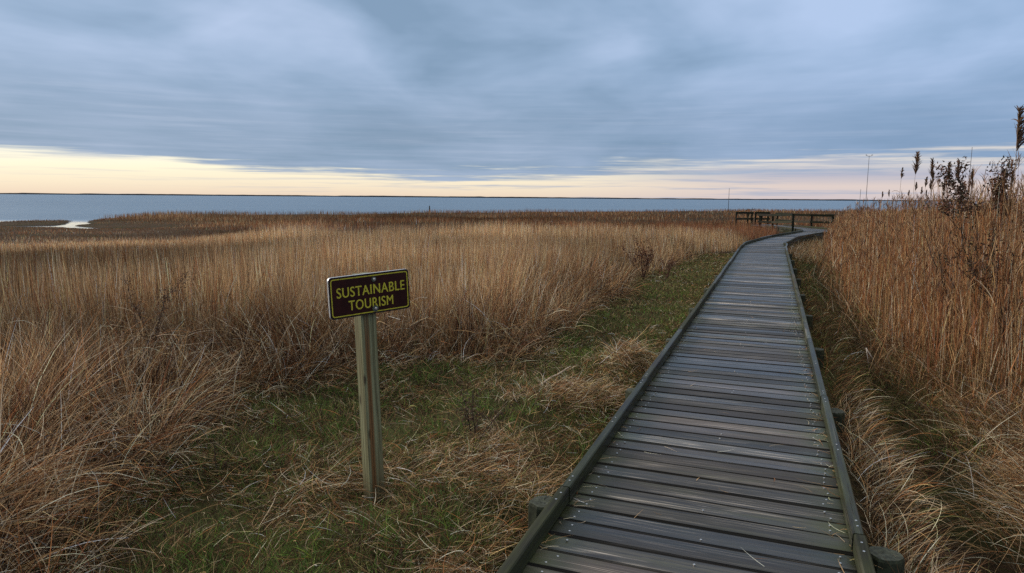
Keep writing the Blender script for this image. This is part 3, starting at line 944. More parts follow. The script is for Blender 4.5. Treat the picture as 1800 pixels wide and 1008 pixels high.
# ---------------- tall marsh grass field
def field():
    B = Blades()
    # near and middle distance
    for (n, r0, r1, K, wmul) in ((150000, 3.4, 14, 5, 1.35), (200000, 12, 34, 4, 1.0), (150000, 30, 75, 3, 1.0), (110000, 65, 175, 2, 1.0)):
        x, y, r = polar(n, r0, r1, -52, 28 if r1 < 20 else 50, p=.35)
        li = left_in(x, y); ri = right_in(x, y); g = shore_gap(x, y)
        ok = (li > 0) & (ri < 0) & (g > .3) & (path_dist(x, y) > 1.15)
        # thin out in patches
        dens = .55+.9*vnoise(x, y, 1.3+r*.06, 2, 21)
        gaps = vnoise(x*.4, y, 3.0+r*.05, 3, 28)
        dens = dens*np.where(r > 12, np.clip((gaps-.33)*6 + 1.5*sstep(-.30, -.50, x/np.maximum(y, .5))*sstep(17, 30, r), .15, 1), 1)
        dens = dens*np.where(r < 12, np.clip((vnoise(x, y, .55, 2, 24)-.30)*3.2, .12, 1.2), 1)
        ok &= RNG.random(n) < dens
        x, y, r, li, g = x[ok], y[ok], r[ok], li[ok], g[ok]; n = len(x)
        a = x/np.maximum(y, .5)
        # patch fields (long across the view, as tides leave them)
        p1 = vnoise(x*.45, y, 3.5, 3, 31); p2 = vnoise(x*.35, y, 9, 3, 32); p3 = vnoise(x, y, 1.0, 2, 33)
        cl = vnoise(x, y, np.where(r < 14, 1.1, 2.6), 2, 27)
        H = .76*(.45+.55*p1+.70*cl)
        H = H*np.interp(r, [0, 6, 12, 30, 42, 60, 200], [.85, .9, 1.05, 1.0, .58, .44, .48])
        hol = np.zeros(n)
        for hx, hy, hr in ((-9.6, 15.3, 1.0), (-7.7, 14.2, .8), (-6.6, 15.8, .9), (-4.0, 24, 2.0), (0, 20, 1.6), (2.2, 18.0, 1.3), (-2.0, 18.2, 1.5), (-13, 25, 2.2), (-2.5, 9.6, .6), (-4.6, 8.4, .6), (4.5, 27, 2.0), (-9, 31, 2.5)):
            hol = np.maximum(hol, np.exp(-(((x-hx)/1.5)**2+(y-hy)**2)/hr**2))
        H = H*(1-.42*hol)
        leftlow = sstep(-.30, -.50, a)*sstep(13, 34, r)*sstep(75, 60, r)
        H = H*(1-.74*leftlow)*np.where((y < 64) & (a < -.4), .3+.7*sstep(0, 5, g), 1)
        belt = np.exp(-((g-7)/7)**2)*sstep(45, 60, r)*(.5+.8*p2)      # taller fringe by the water
        H = H*(1+.55*belt*(1-sstep(-.5, -.7, a)))
        H = H*(.62+.38*sstep(0, .8, li))                           # matted, lower at the clearing's edge
        sc_low = sstep(1.6, .0, li)*sstep(30, 12, r)                      # collapse factor
        messy = np.clip(sstep(11, 4, r)*.6 + sc_low, 0, 1)*(.6+.8*p3)
        L = H*RNG.uniform(.65, 1.15, n)*(1+.25*messy)
        az = RNG.uniform(0, 2*pi, n)
        # mean lean: out over the clearing near its edge
        outdir = math.atan2(-DX, DY) + 0*az
        flop = RNG.random(n) < .55*sc_low
        az = np.where(flop, outdir + RNG.normal(0, .9, n), az)
        lean = np.abs(RNG.normal(0, .07, n)) + messy*np.abs(RNG.normal(0, .30, n)) + flop*RNG.uniform(.2, .8, n)
        curl = RNG.normal(.08, .10, n) + messy*np.abs(RNG.normal(0, .75, n)) + flop*RNG.uniform(.3, 1.2, n)
        # tussocks: neighbouring blades bend together
        if r0 < 10:
            ta = vnoise(x, y, .75, 1, 81)*4*pi; tb = np.clip(vnoise(x, y, .6, 1, 82)*1.7-.45, 0, 1)*sstep(13, 6, r)
            k = RNG.random(n) < .75
            az = np.where(k, ta+RNG.normal(0, .35, n), az)
            lean = np.where(k, lean*.5+.24*tb, lean); curl = np.where(k, np.abs(curl)*.6+1.0*tb, curl)
        curl = np.minimum(curl, 2.4-lean)
        w = (.0034+.0006*RNG.random(n))*np.maximum(1, r/7.5)**.88*wmul
        w = w*np.where((RNG.random(n) < .06) & (r < 12), 1.9, 1.0)
        mid = sstep(38, 50, r)
        tan_w = (.7+2.6*(p1-.45))*(1-mid*.8)*(1-.45*messy) + .04
        col = mixcol(n, ['tan', 'pale', 'gold', 'rust', 'brown', 'dark', 'red', 'plum'],
                     [np.clip(tan_w, .05, 2)+1.6*belt*sstep(-.65, -.5, a)*sstep(-.1, -.3, a), .16*(1-.7*mid)+.05*messy, .25*(1-.4*mid), .20+.55*mid+.4*leftlow+.15*messy, .22+.22*messy+.25*mid,
                      .10+.55*messy, .08+.9*mid*np.clip(p2*2-.6, 0, 1), .06+1.5*np.clip(p2-.50, 0, 1)*5*(1-mid)])
        # broad species patches shift the tone; darkness of hollows put into blade colour
        sh = 1+.55*(vnoise(x*.3, y, 6+r*.05, 2, 35)-.5)
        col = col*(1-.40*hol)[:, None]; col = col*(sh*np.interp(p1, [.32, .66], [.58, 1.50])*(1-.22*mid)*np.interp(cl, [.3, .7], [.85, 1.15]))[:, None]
        # tall rust tussocks hiding the end of the walk
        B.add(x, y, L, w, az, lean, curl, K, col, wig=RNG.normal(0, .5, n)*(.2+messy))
    # tangle of fallen and broken blades along the near edge of the field
    n = 420000
    x, y, r = polar(n, 3.2, 24, -52, 26, p=.5)
    li = left_in(x, y); m = vnoise(x, y, .7, 3, 37)
    sa = along(x, y); pale_ = sstep(4.0, 5.0, sa)
    ok = (li > -.25+.35*pale_) & (RNG.random(n) < np.exp(-np.maximum(li, 0)/1.7)*np.clip((m-.34)*2.6, .05, 1)*(.75-.45*pale_))
    x, y, r, li, m = x[ok], y[ok], r[ok], li[ok], m[ok]; n = len(x)
    lift = RNG.random(n)**1.3*.42*sstep(-.2, .9, li)*(.5+m)
    az = RNG.uniform(0, 2*pi, n); az = np.where(RNG.random(n) < .45, math.atan2(-DX, DY)+RNG.normal(0, .8, n), az)
    col = mixcol(n, ['tan', 'pale', 'gold', 'rust', 'brown', 'dark'], [.5, .7, .30, .40, .4, 1.1], .42)
    B.add(x, y, RNG.uniform(.15, .52, n)*(1-.3*sstep(4.0, 6.0, along(x, y))), RNG.uniform(.0028, .0065, n)*np.maximum(1, r/8)**.8, az, RNG.uniform(.1, 1.5, n), RNG.uniform(.2, 1.7, n), 5, col,
          z=ground(x, y)+lift, wig=RNG.normal(0, 1.0, n))
    # pale tufts hugging the right edge of the walk round the bend
    n = 9000
    d = RNG.uniform(26.0, 41, n); off = RNG.exponential(.35, n)
    k = np.interp(d, DIST, np.arange(len(DIST)))
    ex = np.interp(d, DIST, FINE[:, 2]); ey = np.interp(d, DIST, FINE[:, 3]); lx = np.interp(d, DIST, FINE[:, 0]); ly = np.interp(d, DIST, FINE[:, 1])
    ww = np.hypot(ex-lx, ey-ly); x = ex+(ex-lx)/ww*(off+.08); y = ey+(ey-ly)/ww*(off+.08)
    col = mixcol(n, ['tan', 'pale', 'brown', 'olive', 'rust'], [.6, .3, .4, .4, .3], .3)
    B.add(x, y, RNG.uniform(.2, .48, n), .010, RNG.uniform(0, 6.28, n), np.abs(RNG.normal(.1, .3, n)), RNG.uniform(.2, 1.3, n), 3, col)
    # broad bleached leaves in the near left corner
    n = 2600
    x, y, r = polar(n, 3.4, 8.5, -50, -14, p=.6)
    li = left_in(x, y); ok = li > .15; x, y, r = x[ok], y[ok], r[ok]; n = len(x)
    col = mixcol(n, ['pale', 'tan', 'gold'], [.8, .4, .1], .3)
    B.add(x, y, RNG.uniform(.3, .75, n), RNG.uniform(.006, .012, n), RNG.uniform(0, 6.28, n), np.abs(RNG.normal(.1, .25, n)), RNG.uniform(.1, 2.0, n), 7, col, wig=RNG.normal(0, .8, n))
    # rust-red tussocks in front of the far railings
    n = 9000
    x = RNG.uniform(8.5, 14.6, n); y = RNG.uniform(31, 42.5, n)
    ok = (path_dist(x, y) > 1.25) & (x < .385*y); x, y = x[ok], y[ok]; n = len(x)
    hh = vnoise(x, y, 1.5, 2, 38)
    col = mixcol(n, ['rust', 'red', 'brown', 'tan', 'plum'], [.6, .8, .4, .15, .3], .25)
    B.add(x, y, (.55+.5*hh)*RNG.uniform(.6, 1.1, n), .013, RNG.uniform(0, 6.28, n), np.abs(RNG.normal(0, .12, n)), RNG.uniform(0, .4, n), 3, col)
    o = B.build('marsh_grass', M_BLADE)
    tag(o, 'dense tan and rust dry marsh grass filling the field left of the boardwalk', 'marsh grass', kind='stuff')


field()


# ---------------- flattened dead grass (thatch)
def thatch():
    B = Blades()
    # left clearing
    n = 330000
    x, y, r = strip(n, -2.2, 24, -5.6, -.8)
    li = left_in(x, y); q = -side(x, y)
    m = vnoise(x, y, .55, 3, 41); big = vnoise(x, y, 1.6, 2, 42)
    mound = sum(np.exp(-((x-mx)**2+(y-my)**2)/mr**2) for mx, my, mr in ((.62, 5.95, .34), (.70, 6.1, .4), (1.42, 7.2, .5), (1.42, 7.2, .5), (-.85, 4.1, .45), (.1, 3.9, .35), (-.1, 4.75, .4), (.0, 2.9, .4)))
    sa = along(x, y)
    dens = np.clip((m-.40)*3.2, .16, 1)*(.62-.35*sstep(4, 6, sa)) + .60*mound + .40*sstep(-.5, .1, li)*(1-.6*sstep(4, 6, sa))
    near_walk = sstep(1.5, 1.0, q)
    dens = dens + .12*near_walk*(1-.8*sstep(3, 5, sa))
    dens = dens*(1-.75*np.exp(-((x+.84)**2+(y-3.92)**2)/.22**2))
    hole = np.exp(-((x+.02)**2+(y-3.62)**2)/.09**2)
    ok = (q > .80) & (li < .9) & (along(x, y) < 24) & (RNG.random(n) < dens) & (RNG.random(n) > 1.4*hole)
    x, y, r, m, big, mound, li = [v[ok] for v in (x, y, r, m, big, mound, li)]; n = len(x)
    flow = vnoise(x, y, .7, 2, 43)*9 + vnoise(x, y, .2, 1, 44)*2
    az = flow + RNG.normal(0, 1.0, n)
    L = RNG.uniform(.05, .22, n)*(1+.4*mound)*(1-.4*sstep(6, 10, r))
    lean = RNG.uniform(.7, 1.45, n); curl = RNG.uniform(-.1, .8, n)
    w = (.0021+.0022*RNG.random(n))*np.maximum(1, r/5)**.8
    col = mixcol(n, ['tan', 'pale', 'gold', 'rust', 'brown', 'dark', 'olive'], [.40+.4*mound, .50+.4*mound, .25+.3*mound, .35+.3*mound, .60, 1.7*(1-.5*np.minimum(mound, 1)), .4], .38)
    B.add(x, y, L, w, az, lean, curl, 4, col, z=ground(x, y)+RNG.random(n)**2*.05*(1+mound), wig=RNG.normal(0, 1.2, n))
    # right side: long combed tresses running down from the bank into the ditch
    n = 260000
    x, y, r = strip(n, -2.0, 24, .8, 5.2)
    q = side(x, y); s = along(x, y); ri = right_in(x, y)
    m = vnoise(x, y, .6, 3, 51)
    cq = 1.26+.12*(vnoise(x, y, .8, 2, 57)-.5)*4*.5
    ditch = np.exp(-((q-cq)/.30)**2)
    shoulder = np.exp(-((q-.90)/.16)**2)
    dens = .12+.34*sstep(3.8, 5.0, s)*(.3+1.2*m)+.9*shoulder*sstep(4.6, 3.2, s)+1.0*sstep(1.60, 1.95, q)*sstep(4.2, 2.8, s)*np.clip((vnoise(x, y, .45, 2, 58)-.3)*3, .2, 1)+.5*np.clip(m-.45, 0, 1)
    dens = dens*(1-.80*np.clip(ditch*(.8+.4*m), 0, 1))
    ok = (q > .82) & (ri < .9) & (s < 23) & (RNG.random(n) < dens)
    x, y, r, q, s, m, ri, ditch = [v[ok] for v in (x, y, r, q, s, m, ri, ditch)]; n = len(x)
    # combing: shoulder grass trails to the near right, bank grass sweeps left and down
    wl = sstep(1.2, 1.6, q)
    base_az = np.where(RNG.random(n) < wl, rad(215)+1.6*(vnoise(x, y, .8, 2, 53)-.5)*2, rad(-42)+1.2*(vnoise(x, y, .5, 2, 54)-.5)*2)
    az = base_az + RNG.normal(0, .55, n) + np.where(RNG.random(n) < .3, RNG.uniform(-2.5, 2.5, n), 0)
    L = RNG.uniform(.12, .50, n)*np.where(q < 1.3, .62, 1.0)*sstep(14, 5, r)**.5 + .06
    lean = np.abs(RNG.normal(.55, .25, n)); curl = RNG.uniform(.5, 1.25, n)
    w = (.0026+.0022*RNG.random(n))*np.maximum(1, r/6)**.8
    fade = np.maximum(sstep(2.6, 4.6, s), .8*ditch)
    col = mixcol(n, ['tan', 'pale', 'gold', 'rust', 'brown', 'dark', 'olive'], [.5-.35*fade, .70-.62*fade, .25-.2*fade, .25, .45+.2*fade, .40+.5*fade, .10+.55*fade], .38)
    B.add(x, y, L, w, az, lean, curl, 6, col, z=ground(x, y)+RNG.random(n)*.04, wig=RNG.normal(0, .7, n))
    o = B.build('dead_grass', M_BLADE)
    tag(o, 'flattened straw-coloured dead grass matted beside the boardwalk and in the ditch', 'dead grass', kind='stuff')


thatch()


def wisps():
    """straws blown onto the boards, mostly against the kerbs"""
    B = Blades(); n = 420
    s = 14*RNG.random(n)**1.5; q = np.where(RNG.random(n) < .55, .685-RNG.exponential(.05, n), np.where(RNG.random(n) < .4, -.685+RNG.exponential(.05, n), RNG.uniform(-.6, .6, n)))
    k = RNG.random(n) < np.where(np.abs(q) < .55, .35, 1); s, q = s[k], np.clip(q[k], -.68, .68); n = len(s)
    x = C0[0]+s*DX+q*DY; y = C0[1]+s*DY-q*DX
    B.add(x, y, RNG.uniform(.03, .14, n), RNG.uniform(.002, .0045, n), RNG.uniform(0, 6.28, n), RNG.uniform(1.45, 1.57, n), RNG.uniform(-.1, .1, n), 4,
          mixcol(n, ['tan', 'pale', 'gold', 'rust'], [.5, .6, .3, .2]), z=np.full(n, .006), wig=RNG.normal(0, .8, n), zmin=None, roll=0)
    tag(B.build('fallen_straw', M_BLADE), 'wisps of dead straw blown onto the boards along the kerbs', 'straw', kind='stuff')


wisps()


# ---------------- short green grass of the clearing
def lawn():
    B = Blades()
    n = 560000
    x, y, r = strip(n, -2.2, 24, -5.4, 3.2, 2.2)
    li = left_in(x, y); q = side(x, y); s = along(x, y)
    m = vnoise(x, y, .45, 3, 61); m2 = vnoise(x, y, 1.9, 2, 62)
    left = (q < -.8) & (li < .5)
    right = (q > .85) & (right_in(x, y) < .3) & (s > 3.0)
    dens = np.where(left, np.clip((m-.26)*3.5, .35, 1)*(.55+1.0*m2), np.clip((m-.36)*3, .10, .9))
    dens = np.clip(dens + .5*np.exp(-((x-1.0)**2+(y-8.1)**2)/.5**2), 0, 1)
    ok = (left | right) & (s < 24) & (RNG.random(n) < dens)
    x, y, r, m, m2, s = [v[ok] for v in (x, y, r, m, m2, s)]; n = len(x)
    L = RNG.uniform(.045, .15, n)*(.6+.9*m)*np.interp(r, [0, 5, 12, 30], [1, .9, .55, .5])
    az = RNG.uniform(0, 2*pi, n)
    lean = np.abs(RNG.normal(.3, .3, n)); curl = RNG.uniform(.1, 1.1, n)
    w = (.0024+.0018*RNG.random(n))*np.maximum(1, r/4.5)**.95
    far = sstep(7, 13, r)
    lime = np.exp(-((x-1.0)**2+(y-8.1)**2)/.45**2)
    col = mixcol(n, ['green', 'lime', 'olive', 'tan', 'brown', 'dark'], [.42-.18*far, .04+.10*(m > .62)+2*lime, .30+.5*far, .08, .30+.1*far, .55-.25*far], .42)
    B.add(x, y, L, w, az, lean, curl, 3, col)
    # fresh green tufts
    nt = 420
    tx, ty, tr = strip(nt, -2.0, 12, -4.6, -.9, 2.2)
    k = (left_in(tx, ty) < .2); tx, ty = tx[k], ty[k]
    x = np.repeat(tx, 34); y = np.repeat(ty, 34); n = len(x)
    dx, dy = RNG.normal(0, .028, n), RNG.normal(0, .028, n)
    col = mixcol(n, ['green', 'lime', 'olive'], [.8, .25, .2], .3)
    B.add(x+dx, y+dy, RNG.uniform(.07, .17, n), RNG.uniform(.003, .0052, n), np.arctan2(dy, dx)+RNG.normal(0, .5, n), RNG.uniform(.1, .7, n), RNG.uniform(.2, 1.3, n), 4, col)
    o = B.build('green_grass', M_GREEN)
    tag(o, 'short green grass and moss showing through the thatch of the clearing', 'grass', kind='stuff')


lawn()


# ---------------- reed bed to the right
def tubes3(x, y, z, L, w, az, lean, curl, K, col, store):
    """thin three-sided stems"""
    N = len(x)
    P = np.stack([x, y, z], 1); rings = []
    for k in range(K+1):
        t = k/K; th = lean+curl*t
        d = np.stack([np.sin(th)*np.cos(az), np.sin(th)*np.sin(az), np.cos(th)], 1)
        if k: P = P+d*(L/K)[:, None]
        for j in range(3):
            a = 2*pi*j/3
            rings.append(P + np.stack([np.cos(a)*w, np.sin(a)*w, 0*w], 1)*(.5*(1-.6*t)))
    R = np.stack(rings, 1); m = 3*(K+1)
    V, Q, C = store
    off = sum(len(v) for v in V)
    base = (np.arange(N)*m)[:, None, None]+off
    pat = np.array([[k*3+j, k*3+(j+1) % 3, (k+1)*3+(j+1) % 3, (k+1)*3+j] for k in range(K) for j in range(3)])[None]
    V.append(R.reshape(-1, 3).astype(np.float32)); Q.append((base+pat).reshape(-1, 4).astype(np.int32))
    C.append(np.repeat(np.asarray(col, np.float32), m, 0))
    return P


def reedbed():
    store = ([], [], [])
    B = Blades()
    n = 60000
    x, y, r = polar(n, 3.5, 62, 16, 62, p=.5)
    ri = right_in(x, y)
    clump = vnoise(x, y, .5, 2, 71)
    ok = (ri > 0) & (RNG.random(n) < .35+.9*clump)
    x, y, r, ri = x[ok], y[ok], r[ok], ri[ok]; n = len(x)
    hh = vnoise(x, y, 1.6, 2, 72)
    H = (1.60+.52*hh)*np.interp(r, [0, 8, 16, 30, 50], [1.04, 1.04, .96, .84, .78])
    H = H*(.55+.45*sstep(0, 1.1, ri))
    L = H*RNG.uniform(.72, 1.08, n)
    az = RNG.normal(rad(200), 1.2, n); lean = np.abs(RNG.normal(.01, .05, n)); curl = RNG.normal(.02, .05, n)
    bent = RNG.random(n) < (.035+.22*sstep(.6, 0, ri))
    lean = np.where(bent, RNG.uniform(.2, 1.1, n), lean)
    w = RNG.uniform(.0038, .0060, n)*np.maximum(1, r/8)**.75
    col = mixcol(n, ['tan', 'pale', 'gold', 'rust', 'brown', 'red', 'plum'], [.36, .14, .28, .80, .35, .30, .04], .40)
    # foot of the bed is redder (old sheaths)
    tubes3(x, y, ground(x, y)-.02, L, w, az, lean, curl, 5, col, store)
    # side leaves along the stems
    m3 = 2
    for k in range(m3):
        t = RNG.uniform(.15, .95, n)
        zz = ground(x, y)+L*t*np.cos(lean)
        xx = x+np.sin(lean)*np.cos(az)*L*t; yy = y+np.sin(lean)*np.sin(az)*L*t
        pick = RNG.random(n) < np.where(r < 14, .8, .45)
        c2 = mixcol(n, ['tan', 'pale', 'gold', 'rust', 'brown', 'red'], [.35, .15, .2, .5, .35, .2], .25)
        a2 = RNG.uniform(0, 2*pi, n)
        p = pick
        B.add(xx[p], yy[p], RNG.uniform(.14, .36, n)[p], (RNG.uniform(.004, .008, n)*np.maximum(1, r/9)**.7)[p], a2[p], RNG.uniform(.03, .30, n)[p], RNG.exponential(.35, n)[p], 4, c2[p], z=zz[p], zmin=None, wig=RNG.normal(0, .5, n)[p])
    # low undergrowth of broken stems at the foot
    n2 = 30000
    x2, y2, r2 = polar(n2, 3.2, 26, 16, 60, p=.4)
    ri2 = right_in(x2, y2); ok = (ri2 > -.32) & (ri2 < 2.5); x2, y2, r2, ri2 = x2[ok], y2[ok], r2[ok], ri2[ok]; n2 = len(x2)
    c2 = mixcol(n2, ['tan', 'pale', 'rust', 'brown', 'dark', 'plum'], [.25, .15, .4, .5, .3, .2], .25)
    B.add(x2, y2, RNG.uniform(.25, .75, n2), .0030*np.maximum(1, r2/7)**.8, RNG.uniform(0, 2*pi, n2), np.abs(RNG.normal(.25, .35, n2)), RNG.uniform(0, 1.1, n2), 5, c2, wig=RNG.normal(0, .6, n2))
    # feathery tips of the ordinary stems
    top = RNG.random(n) < .38
    tx, ty, tL, tr, ta, tl, tc = x[top], y[top], L[top], r[top], az[top], lean[top], curl[top]
    nt = len(tx)
    for k in range(7):
        zz = ground(tx, ty)+tL*np.cos(tl+tc*.5)-.012*k
        xx = tx+np.sin(tl+tc*.5)*np.cos(ta)*tL; yy = ty+np.sin(tl+tc*.5)*np.sin(ta)*tL
        c2 = mixcol(nt, ['rust', 'brown', 'tan', 'dark', 'plum'], [.4, .5, .3, .25, .2], .2)
        B.add(xx, yy, RNG.uniform(.06, .16, nt), RNG.uniform(.005, .009, nt)*np.maximum(1, tr/10)**.6, RNG.uniform(0, 2*pi, nt), RNG.uniform(.03, .35, nt), RNG.uniform(.1, .7, nt), 2, c2, z=zz, zmin=None)
    off = sum(len(v) for v in store[0])
    V = np.concatenate(store[0]+B.V); Q = np.concatenate(store[1]+[q+off for q in B.Q]); C = np.concatenate(store[2]+B.C)
    o = link('reed_bed', np_mesh('reed_bed', V, Q, C), M_REED)
    tag(o, 'tall russet reed bed standing close on the right of the boardwalk', 'reeds', kind='stuff')


reedbed()


# ------------------------------------------------------------ single plants and small things
def single_blades(name, mat, parent, spec):
    """spec: list of (base Vector, length, width, az, lean, curl, colour)"""
    B = Blades()
    A = np.array([[s[0][0], s[0][1], s[0][2], s[1], s[2], s[3], s[4], s[5]] for s in spec], float)
    B.add(A[:, 0], A[:, 1], A[:, 3], A[:, 4], A[:, 5], A[:, 6], A[:, 7], 3, np.array([s[6] for s in spec]), z=A[:, 2], zmin=None)
    return B.build(name, mat)


def reed(x, y, top, lean_az, lean, plume, thick, label, group=None, seed=0, leaves=3, droop=1.0, plume_az=None):
    rr = random.Random(seed)
    z0 = float(ground(x, y))
    root = empty('reed', (x, y, z0)); tag(root, label, 'reed', group)
    inv = Matrix.Translation((-x, -y, -z0))
    H = top-z0
    pts = []; p = Vector((x, y, z0))
    K = 12; th = lean*.3
    for k in range(K+1):
        pts.append(p.copy()); th = lean*(.3+1.0*(k/K)**2)
        p = p+Vector((sin(th)*cos(lean_az), sin(th)*sin(lean_az), cos(th)))*(H/K)
    bm = bmesh.new(); tube_bm(bm, pts, [thick*(1-.65*k/K) for k in range(K+1)], 6)
    o = from_bm('stem', bm, m_stem, None, True); to_parent(o, root, inv)
    # plume: drooping one-sided panicle of fine branchlets
    spec = []
    n = int(120*plume/.25)
    for k in range(n):
        t = rr.random()**.8
        # position along the last part of the stem
        f = 1-plume/H*(1-t)
        i = min(int(f*K), K-1); q = pts[i].lerp(pts[i+1], f*K-i)
        a = rr.gauss(lean_az, 1.0) if plume_az is None else rr.gauss(plume_az, .7)
        ln = plume*(.18+.30*(1-t))*rr.uniform(.7, 1.2)
        c = np.array(rr.choice([(.12, .072, .045), (.17, .10, .060), (.08, .05, .036), (.22, .13, .075)]))*rr.uniform(.8, 1.2)
        spec.append((q, ln, rr.uniform(.008, .015)*max(1, y/9), a, rr.uniform(.05, .45), rr.uniform(.2, 1.1)*droop, c))
    to_parent(single_blades('plume', M_REED, None, spec), root, inv)
    spec = []
    for k in range(leaves):
        f = rr.uniform(.45, .9); i = min(int(f*K), K-1)
        spec.append((pts[i], rr.uniform(.18, .34), rr.uniform(.007, .012), rr.uniform(0, 6.28), rr.uniform(.4, 1.0), rr.uniform(.3, 1.6), np.array((.30, .19, .11))*rr.uniform(.6, 1.2)))
    if spec: to_parent(single_blades('leaves', M_REED, None, spec), root, inv)
    return root


m_stem = m_plain('reed_culm', (.26, .17, .10), .6, 0, .25, 40, .3)


def at_px(px, Y):                       # lateral place of a bearing at a given distance ahead
    return (px-900)/1200*Y


def z_at(px, py, Y):
    """height of a point seen at py when it stands Y metres ahead"""
    P_, R_ = PITCH, ROLL
    fw = Vector((0, cos(P_), -sin(P_))); r0 = Vector((1, 0, 0)); u0 = Vector((0, sin(P_), cos(P_)))
    r = r0*cos(R_)+u0*sin(R_); u = -r0*sin(R_)+u0*cos(R_)
    d = fw*1200+r*(px-900)-u*(py-504)
    return d.x*Y/d.y, CAM_H+d.z*Y/d.y


# the big plume leaning in at the right edge
X, Z = z_at(1800, 194, 6.2)
reed(X+.01, 6.2, Z, rad(180), .035, .36, .0042, 'tallest reed at the right edge, its long dark plume drooping over the reed bed', None, 3, 5, 1.5, 0.0)
# plumes standing clear of the bed against the sky
PL = [(1583, 297, 11.5, .16), (1609, 270, 10.0, .30), (1648, 282, 9.5, .26), (1661, 288, 9.0, .22), (1637, 304, 10.5, .18), (1624, 313, 11.0, .16), (1608, 322, 12, .14),
      (1696, 284, 8.6, .26), (1567, 335, 13, .12), (1548, 338, 14, .12), (1640, 318, 10, .14), (1668, 318, 9.0, .14), (1617, 330, 11.5, .12), (1720, 300, 8.4, .2), (1758, 300, 7.8, .18),
      (1777, 300, 7.6, .16), (1595, 335, 12, .1), (1632, 335, 10.8, .1), (1655, 330, 9.6, .12)]
for i, (px, py, Y, pl_) in enumerate(PL):
    X, Z = z_at(px, py, Y)
    if i == 0: lab = 'reed with a small plume and side leaf, leftmost of the tall ones'
    elif i == 1: lab = 'tallest of the dark plumed reeds left of the leafy shrub, leaning right'
    elif i == 7: lab = 'reed whose bent plume stands in front of the leafy shrub top'
    else: lab = 'dark plumed reed rising above the reed bed against the pale sky'
    reed(X, Y, Z, rad(random.choice((5, 10, -10, 170))), random.uniform(.01, .05), pl_, .0035*max(1, Y/8), lab, 'plumed reeds above the reed bed', 20+i, random.choice((0, 1, 1, 2)), .6)


def shrub(name, x, y, h, spread, label, cat, seed, leafcol, nleaf, leafsize, stems=4, levels=3, group=None, bark=None, splay=.5, leaf_from=.35, tw=.012):
    rr = random.Random(seed); z0 = float(ground(x, y))-.02
    root = empty(name, (x, y, z0)); tag(root, label, cat, group)
    inv = Matrix.Translation((-x, -y, -z0))
    bm = bmesh.new(); tips = []

    def grow(p, d, L, r, lev):
        pts = [p.copy()]; rad_ = [r]; q = p.copy(); dd = d.copy()
        n = 5
        for k in range(n):
            dd = (dd+Vector((rr.gauss(0, .13), rr.gauss(0, .13), rr.gauss(.03, .08)))).normalized()
            q = q+dd*(L/n); pts.append(q.copy()); rad_.append(r*(1-.6*(k+1)/n))
            if lev > 0 and k >= 1 and rr.random() < .85:
                a = rr.uniform(0, 2*pi); s = Vector((cos(a), sin(a), rr.uniform(.2, 1.1))).normalized()
                grow(q, (dd*.8+s*splay*1.5).normalized(), L*rr.uniform(.38, .6), r*.5, lev-1)
            if (q.z-z0) > h*leaf_from: tips.append((q.copy(), dd.copy(), lev))
        tube_bm(bm, pts, rad_, 5)

    for k in range(stems):
        a = 2*pi*k/stems+rr.uniform(-.6, .6)
        d = Vector((cos(a)*spread, sin(a)*spread, 1)).normalized()
        grow(Vector((x, y, z0)), d, h*rr.uniform(.62, .85), tw, levels)
    o = from_bm('branches', bm, bark or M_BARK, None, True); to_parent(o, root, inv)
    spec = []
    for k in range(nleaf):
        p, dd, lev = rr.choice(tips)
        c = np.array(rr.choice(leafcol))*rr.uniform(.7, 1.3)
        j = Vector((rr.gauss(0, .03), rr.gauss(0, .03), rr.gauss(0, .03)))
        spec.append((p+j, leafsize*rr.uniform(.6, 1.3), leafsize*rr.uniform(.35, .6), rr.uniform(0, 6.28), rr.uniform(.2, 2.2), rr.uniform(-.6, .9), c))
    if spec: to_parent(single_blades('foliage', M_LEAF, None, spec), root, inv)
    return root


DK = [(.055, .034, .026), (.085, .045, .030), (.13, .055, .032), (.050, .045, .026)]
X, Z = z_at(1728, 280, 7.6)
shrub('shrub', X, 7.6, 1.68, .07, 'tall dark shrub with small russet leaves rising behind the right-hand reeds', 'shrub', 5, DK, 2100, .038, 6, 3, tw=.012, splay=.22, leaf_from=1.0)
X, Z = z_at(1786, 330, 6.6)
shrub('shrub', X+.15, 6.6, 1.22, .14, 'bare-twigged leafy shrub at the right edge below the tallest reed', 'shrub', 8, DK, 1000, .032, 4, 3, tw=.010, splay=.34)
m_redbark = m_plain('red_brown_twigs', (.085, .040, .026), .8, 0, .3, 50, .2)
RD = [(.13, .050, .030), (.10, .045, .030), (.16, .075, .045), (.07, .035, .025)]
shrub('shrub', 3.1, 16.0, .80, .30, 'low rust-brown dead shrub on the edge of the grass beside the green clearing', 'shrub', 12, RD, 420, .05, 6, 2, bark=m_redbark, tw=.011, leaf_from=.25)
shrub('shrub', 3.72, 16.3, .55, .28, 'smaller rust-brown dead shrub right beside the larger one', 'shrub', 15, RD, 160, .045, 4, 2, bark=m_redbark, tw=.008, leaf_from=.25)
BR = [(.10, .060, .040), (.13, .08, .05), (.06, .038, .028)]
X, Z = z_at(262, 492, 6.7)
shrub('dead_weed', X, 6.7, Z+.36, .06, 'dark brown seeded weed stalk standing in the tan grass left of the sign', 'weed', 21, BR, 520, .022, 2, 1, splay=.25, tw=.006, leaf_from=.5)
shrub('dead_weed', -.27, 4.9, .40, .05, 'short dark seed stalk standing alone in the clearing right of the sign', 'weed', 22, BR, 420, .022, 3, 1, splay=.2, tw=.0055, leaf_from=.3)
shrub('dead_weed', -1.95, 4.35, .42, .12, 'thin leafless dark weed stalk left of the sign post', 'weed', 24, BR, 20, .015, 2, 1, splay=.3, tw=.003, leaf_from=.6)
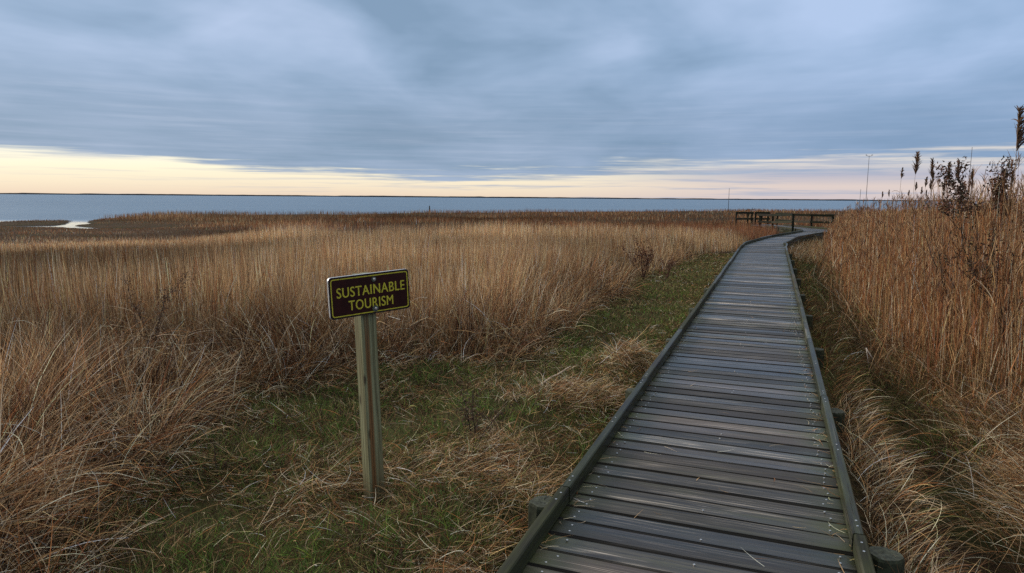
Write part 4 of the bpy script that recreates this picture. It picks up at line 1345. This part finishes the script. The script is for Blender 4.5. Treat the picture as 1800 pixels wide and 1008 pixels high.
shrub('dead_weed', 3.45, 8.1, .48, .2, 'leafless twiggy weed in the ditch just right of the kerb', 'weed', 25, BR, 40, .02, 3, 1, splay=.4, tw=.004, leaf_from=.6)

# stick lying on the grass
m_stick = m_plain('bleached_stick', (.42, .33, .24), .7, 0, .3, 30, .2)
bm = bmesh.new()
A = Vector((.20, 6.30, 0)); Bq = Vector((.62, 6.95, 0))
pts = []
for k in range(9):
    p = A.lerp(Bq, k/8); p.x += .006*sin(k*1.3); p.z = -.20+.004*sin(k*2.1)+k*.008; pts.append(p)
tube_bm(bm, pts, [.0115*(1-.055*k) for k in range(9)], 7)
tag(from_bm('stick', bm, m_stick, None, True), 'pale straight stick lying across the green clearing', 'stick')

# bent pale reed in the ditch
m_pale = m_plain('bleached_reed', (.66, .58, .50), .55, 0, .2, 30, .3)
bm = bmesh.new()
bx, by = 4.35, 8.15; bz = float(ground(bx, by))
tube_bm(bm, [(bx+.03, by, bz), (bx+.005, by, bz+.14), (bx-.03, by, bz+.30), (bx-.035, by, bz+.305), (bx+.03, by-.02, bz+.20), (bx+.10, by-.03, bz+.10)], [.006, .007, .006, .006, .006, .003], 6)
tag(from_bm('broken_reed', bm, m_pale, None, True), 'snapped white reed folded over in the dark ditch on the right', 'reed')

# distant poles
m_pole = m_plain('grey_pole', (.09, .09, .10), .7, .2, .2, 5, .3)
m_darkpole = m_plain('tarred_pole', (.03, .03, .032), .8, 0, .2, 5, .3)


def pole(px, top, Y, r, label, cross=None, z0=None, kind='pole', tilt=0, mat=None):
    X, Z = z_at(px, top, Y)
    zb = WATER_Z-.4 if z0 is None else z0
    root = empty(kind, (X, Y, zb)); tag(root, label, 'pole'); inv = Matrix.Translation((-X, -Y, -zb))
    bm = bmesh.new(); tube_bm(bm, [(X, Y, zb), (X, Y, zb+(Z-zb)*.5), (X, Y, Z)], [r, r*.85, r*.6], 8)
    to_parent(from_bm('shaft', bm, mat or m_pole, None, True), root, inv)
    if cross:
        bm = bmesh.new(); s = cross
        for sg in (-1, 1):
            tube_bm(bm, [(X, Y, Z-.12*s), (X+sg*.45*s, Y, Z-.02*s), (X+sg*.55*s, Y, Z+.12*s)], [r*.6, r*.6, r*.5], 6)
            tube_bm(bm, [(X+sg*.70*s, Y, Z+.10*s), (X+sg*.55*s, Y, Z+.14*s), (X+sg*.38*s, Y, Z+.12*s)], [r*.5, r*.9, r*.4], 6)
        to_parent(from_bm('crossarm', bm, mat or m_pole, None), root, inv)


pole(1528, 274, 62, .028, 'slim grey pole with a short forked crossarm, rising before the bay', .48)
pole(1709, 259, 60, .032, 'slim grey pole without a crossarm, rising behind the dark leafy shrub')
pole(1762, 285, 58, .030, 'slim grey pole with a small crossarm, behind the right-edge reeds', .5)
pole(1282, 331, 128, .055, 'very thin upright pole on the shore left of the railings')
pole(755, 362, 108, .13, 'short dark marker post standing in the bay before the far shore', mat=m_darkpole)
pole(1513, 333, 70, .03, 'short thin stake on the shore just left of the forked pole')

# drift on the shore
m_drift = m_plain('bleached_driftwood', (.50, .48, .46), .8, 0, .2, 4, .2)
X, Z = z_at(1318, 364, 140)
bm = bmesh.new()
tube_bm(bm, [(X-.9, 140, WATER_Z), (X-.3, 140, WATER_Z+.35), (X+.5, 140.3, WATER_Z+.22), (X+1.2, 140.2, WATER_Z+.5)], [.14, .13, .10, .05], 6)
tube_bm(bm, [(X+.5, 140.3, WATER_Z+.22), (X+.7, 140.3, WATER_Z+.75)], [.08, .03], 6)
tag(from_bm('driftwood', bm, m_darkpole, None), 'dark drifted branch lying in the shallows beyond the railings', 'driftwood')
print('verts', sum(len(o.data.vertices) for o in bpy.data.objects if o.type == 'MESH'))
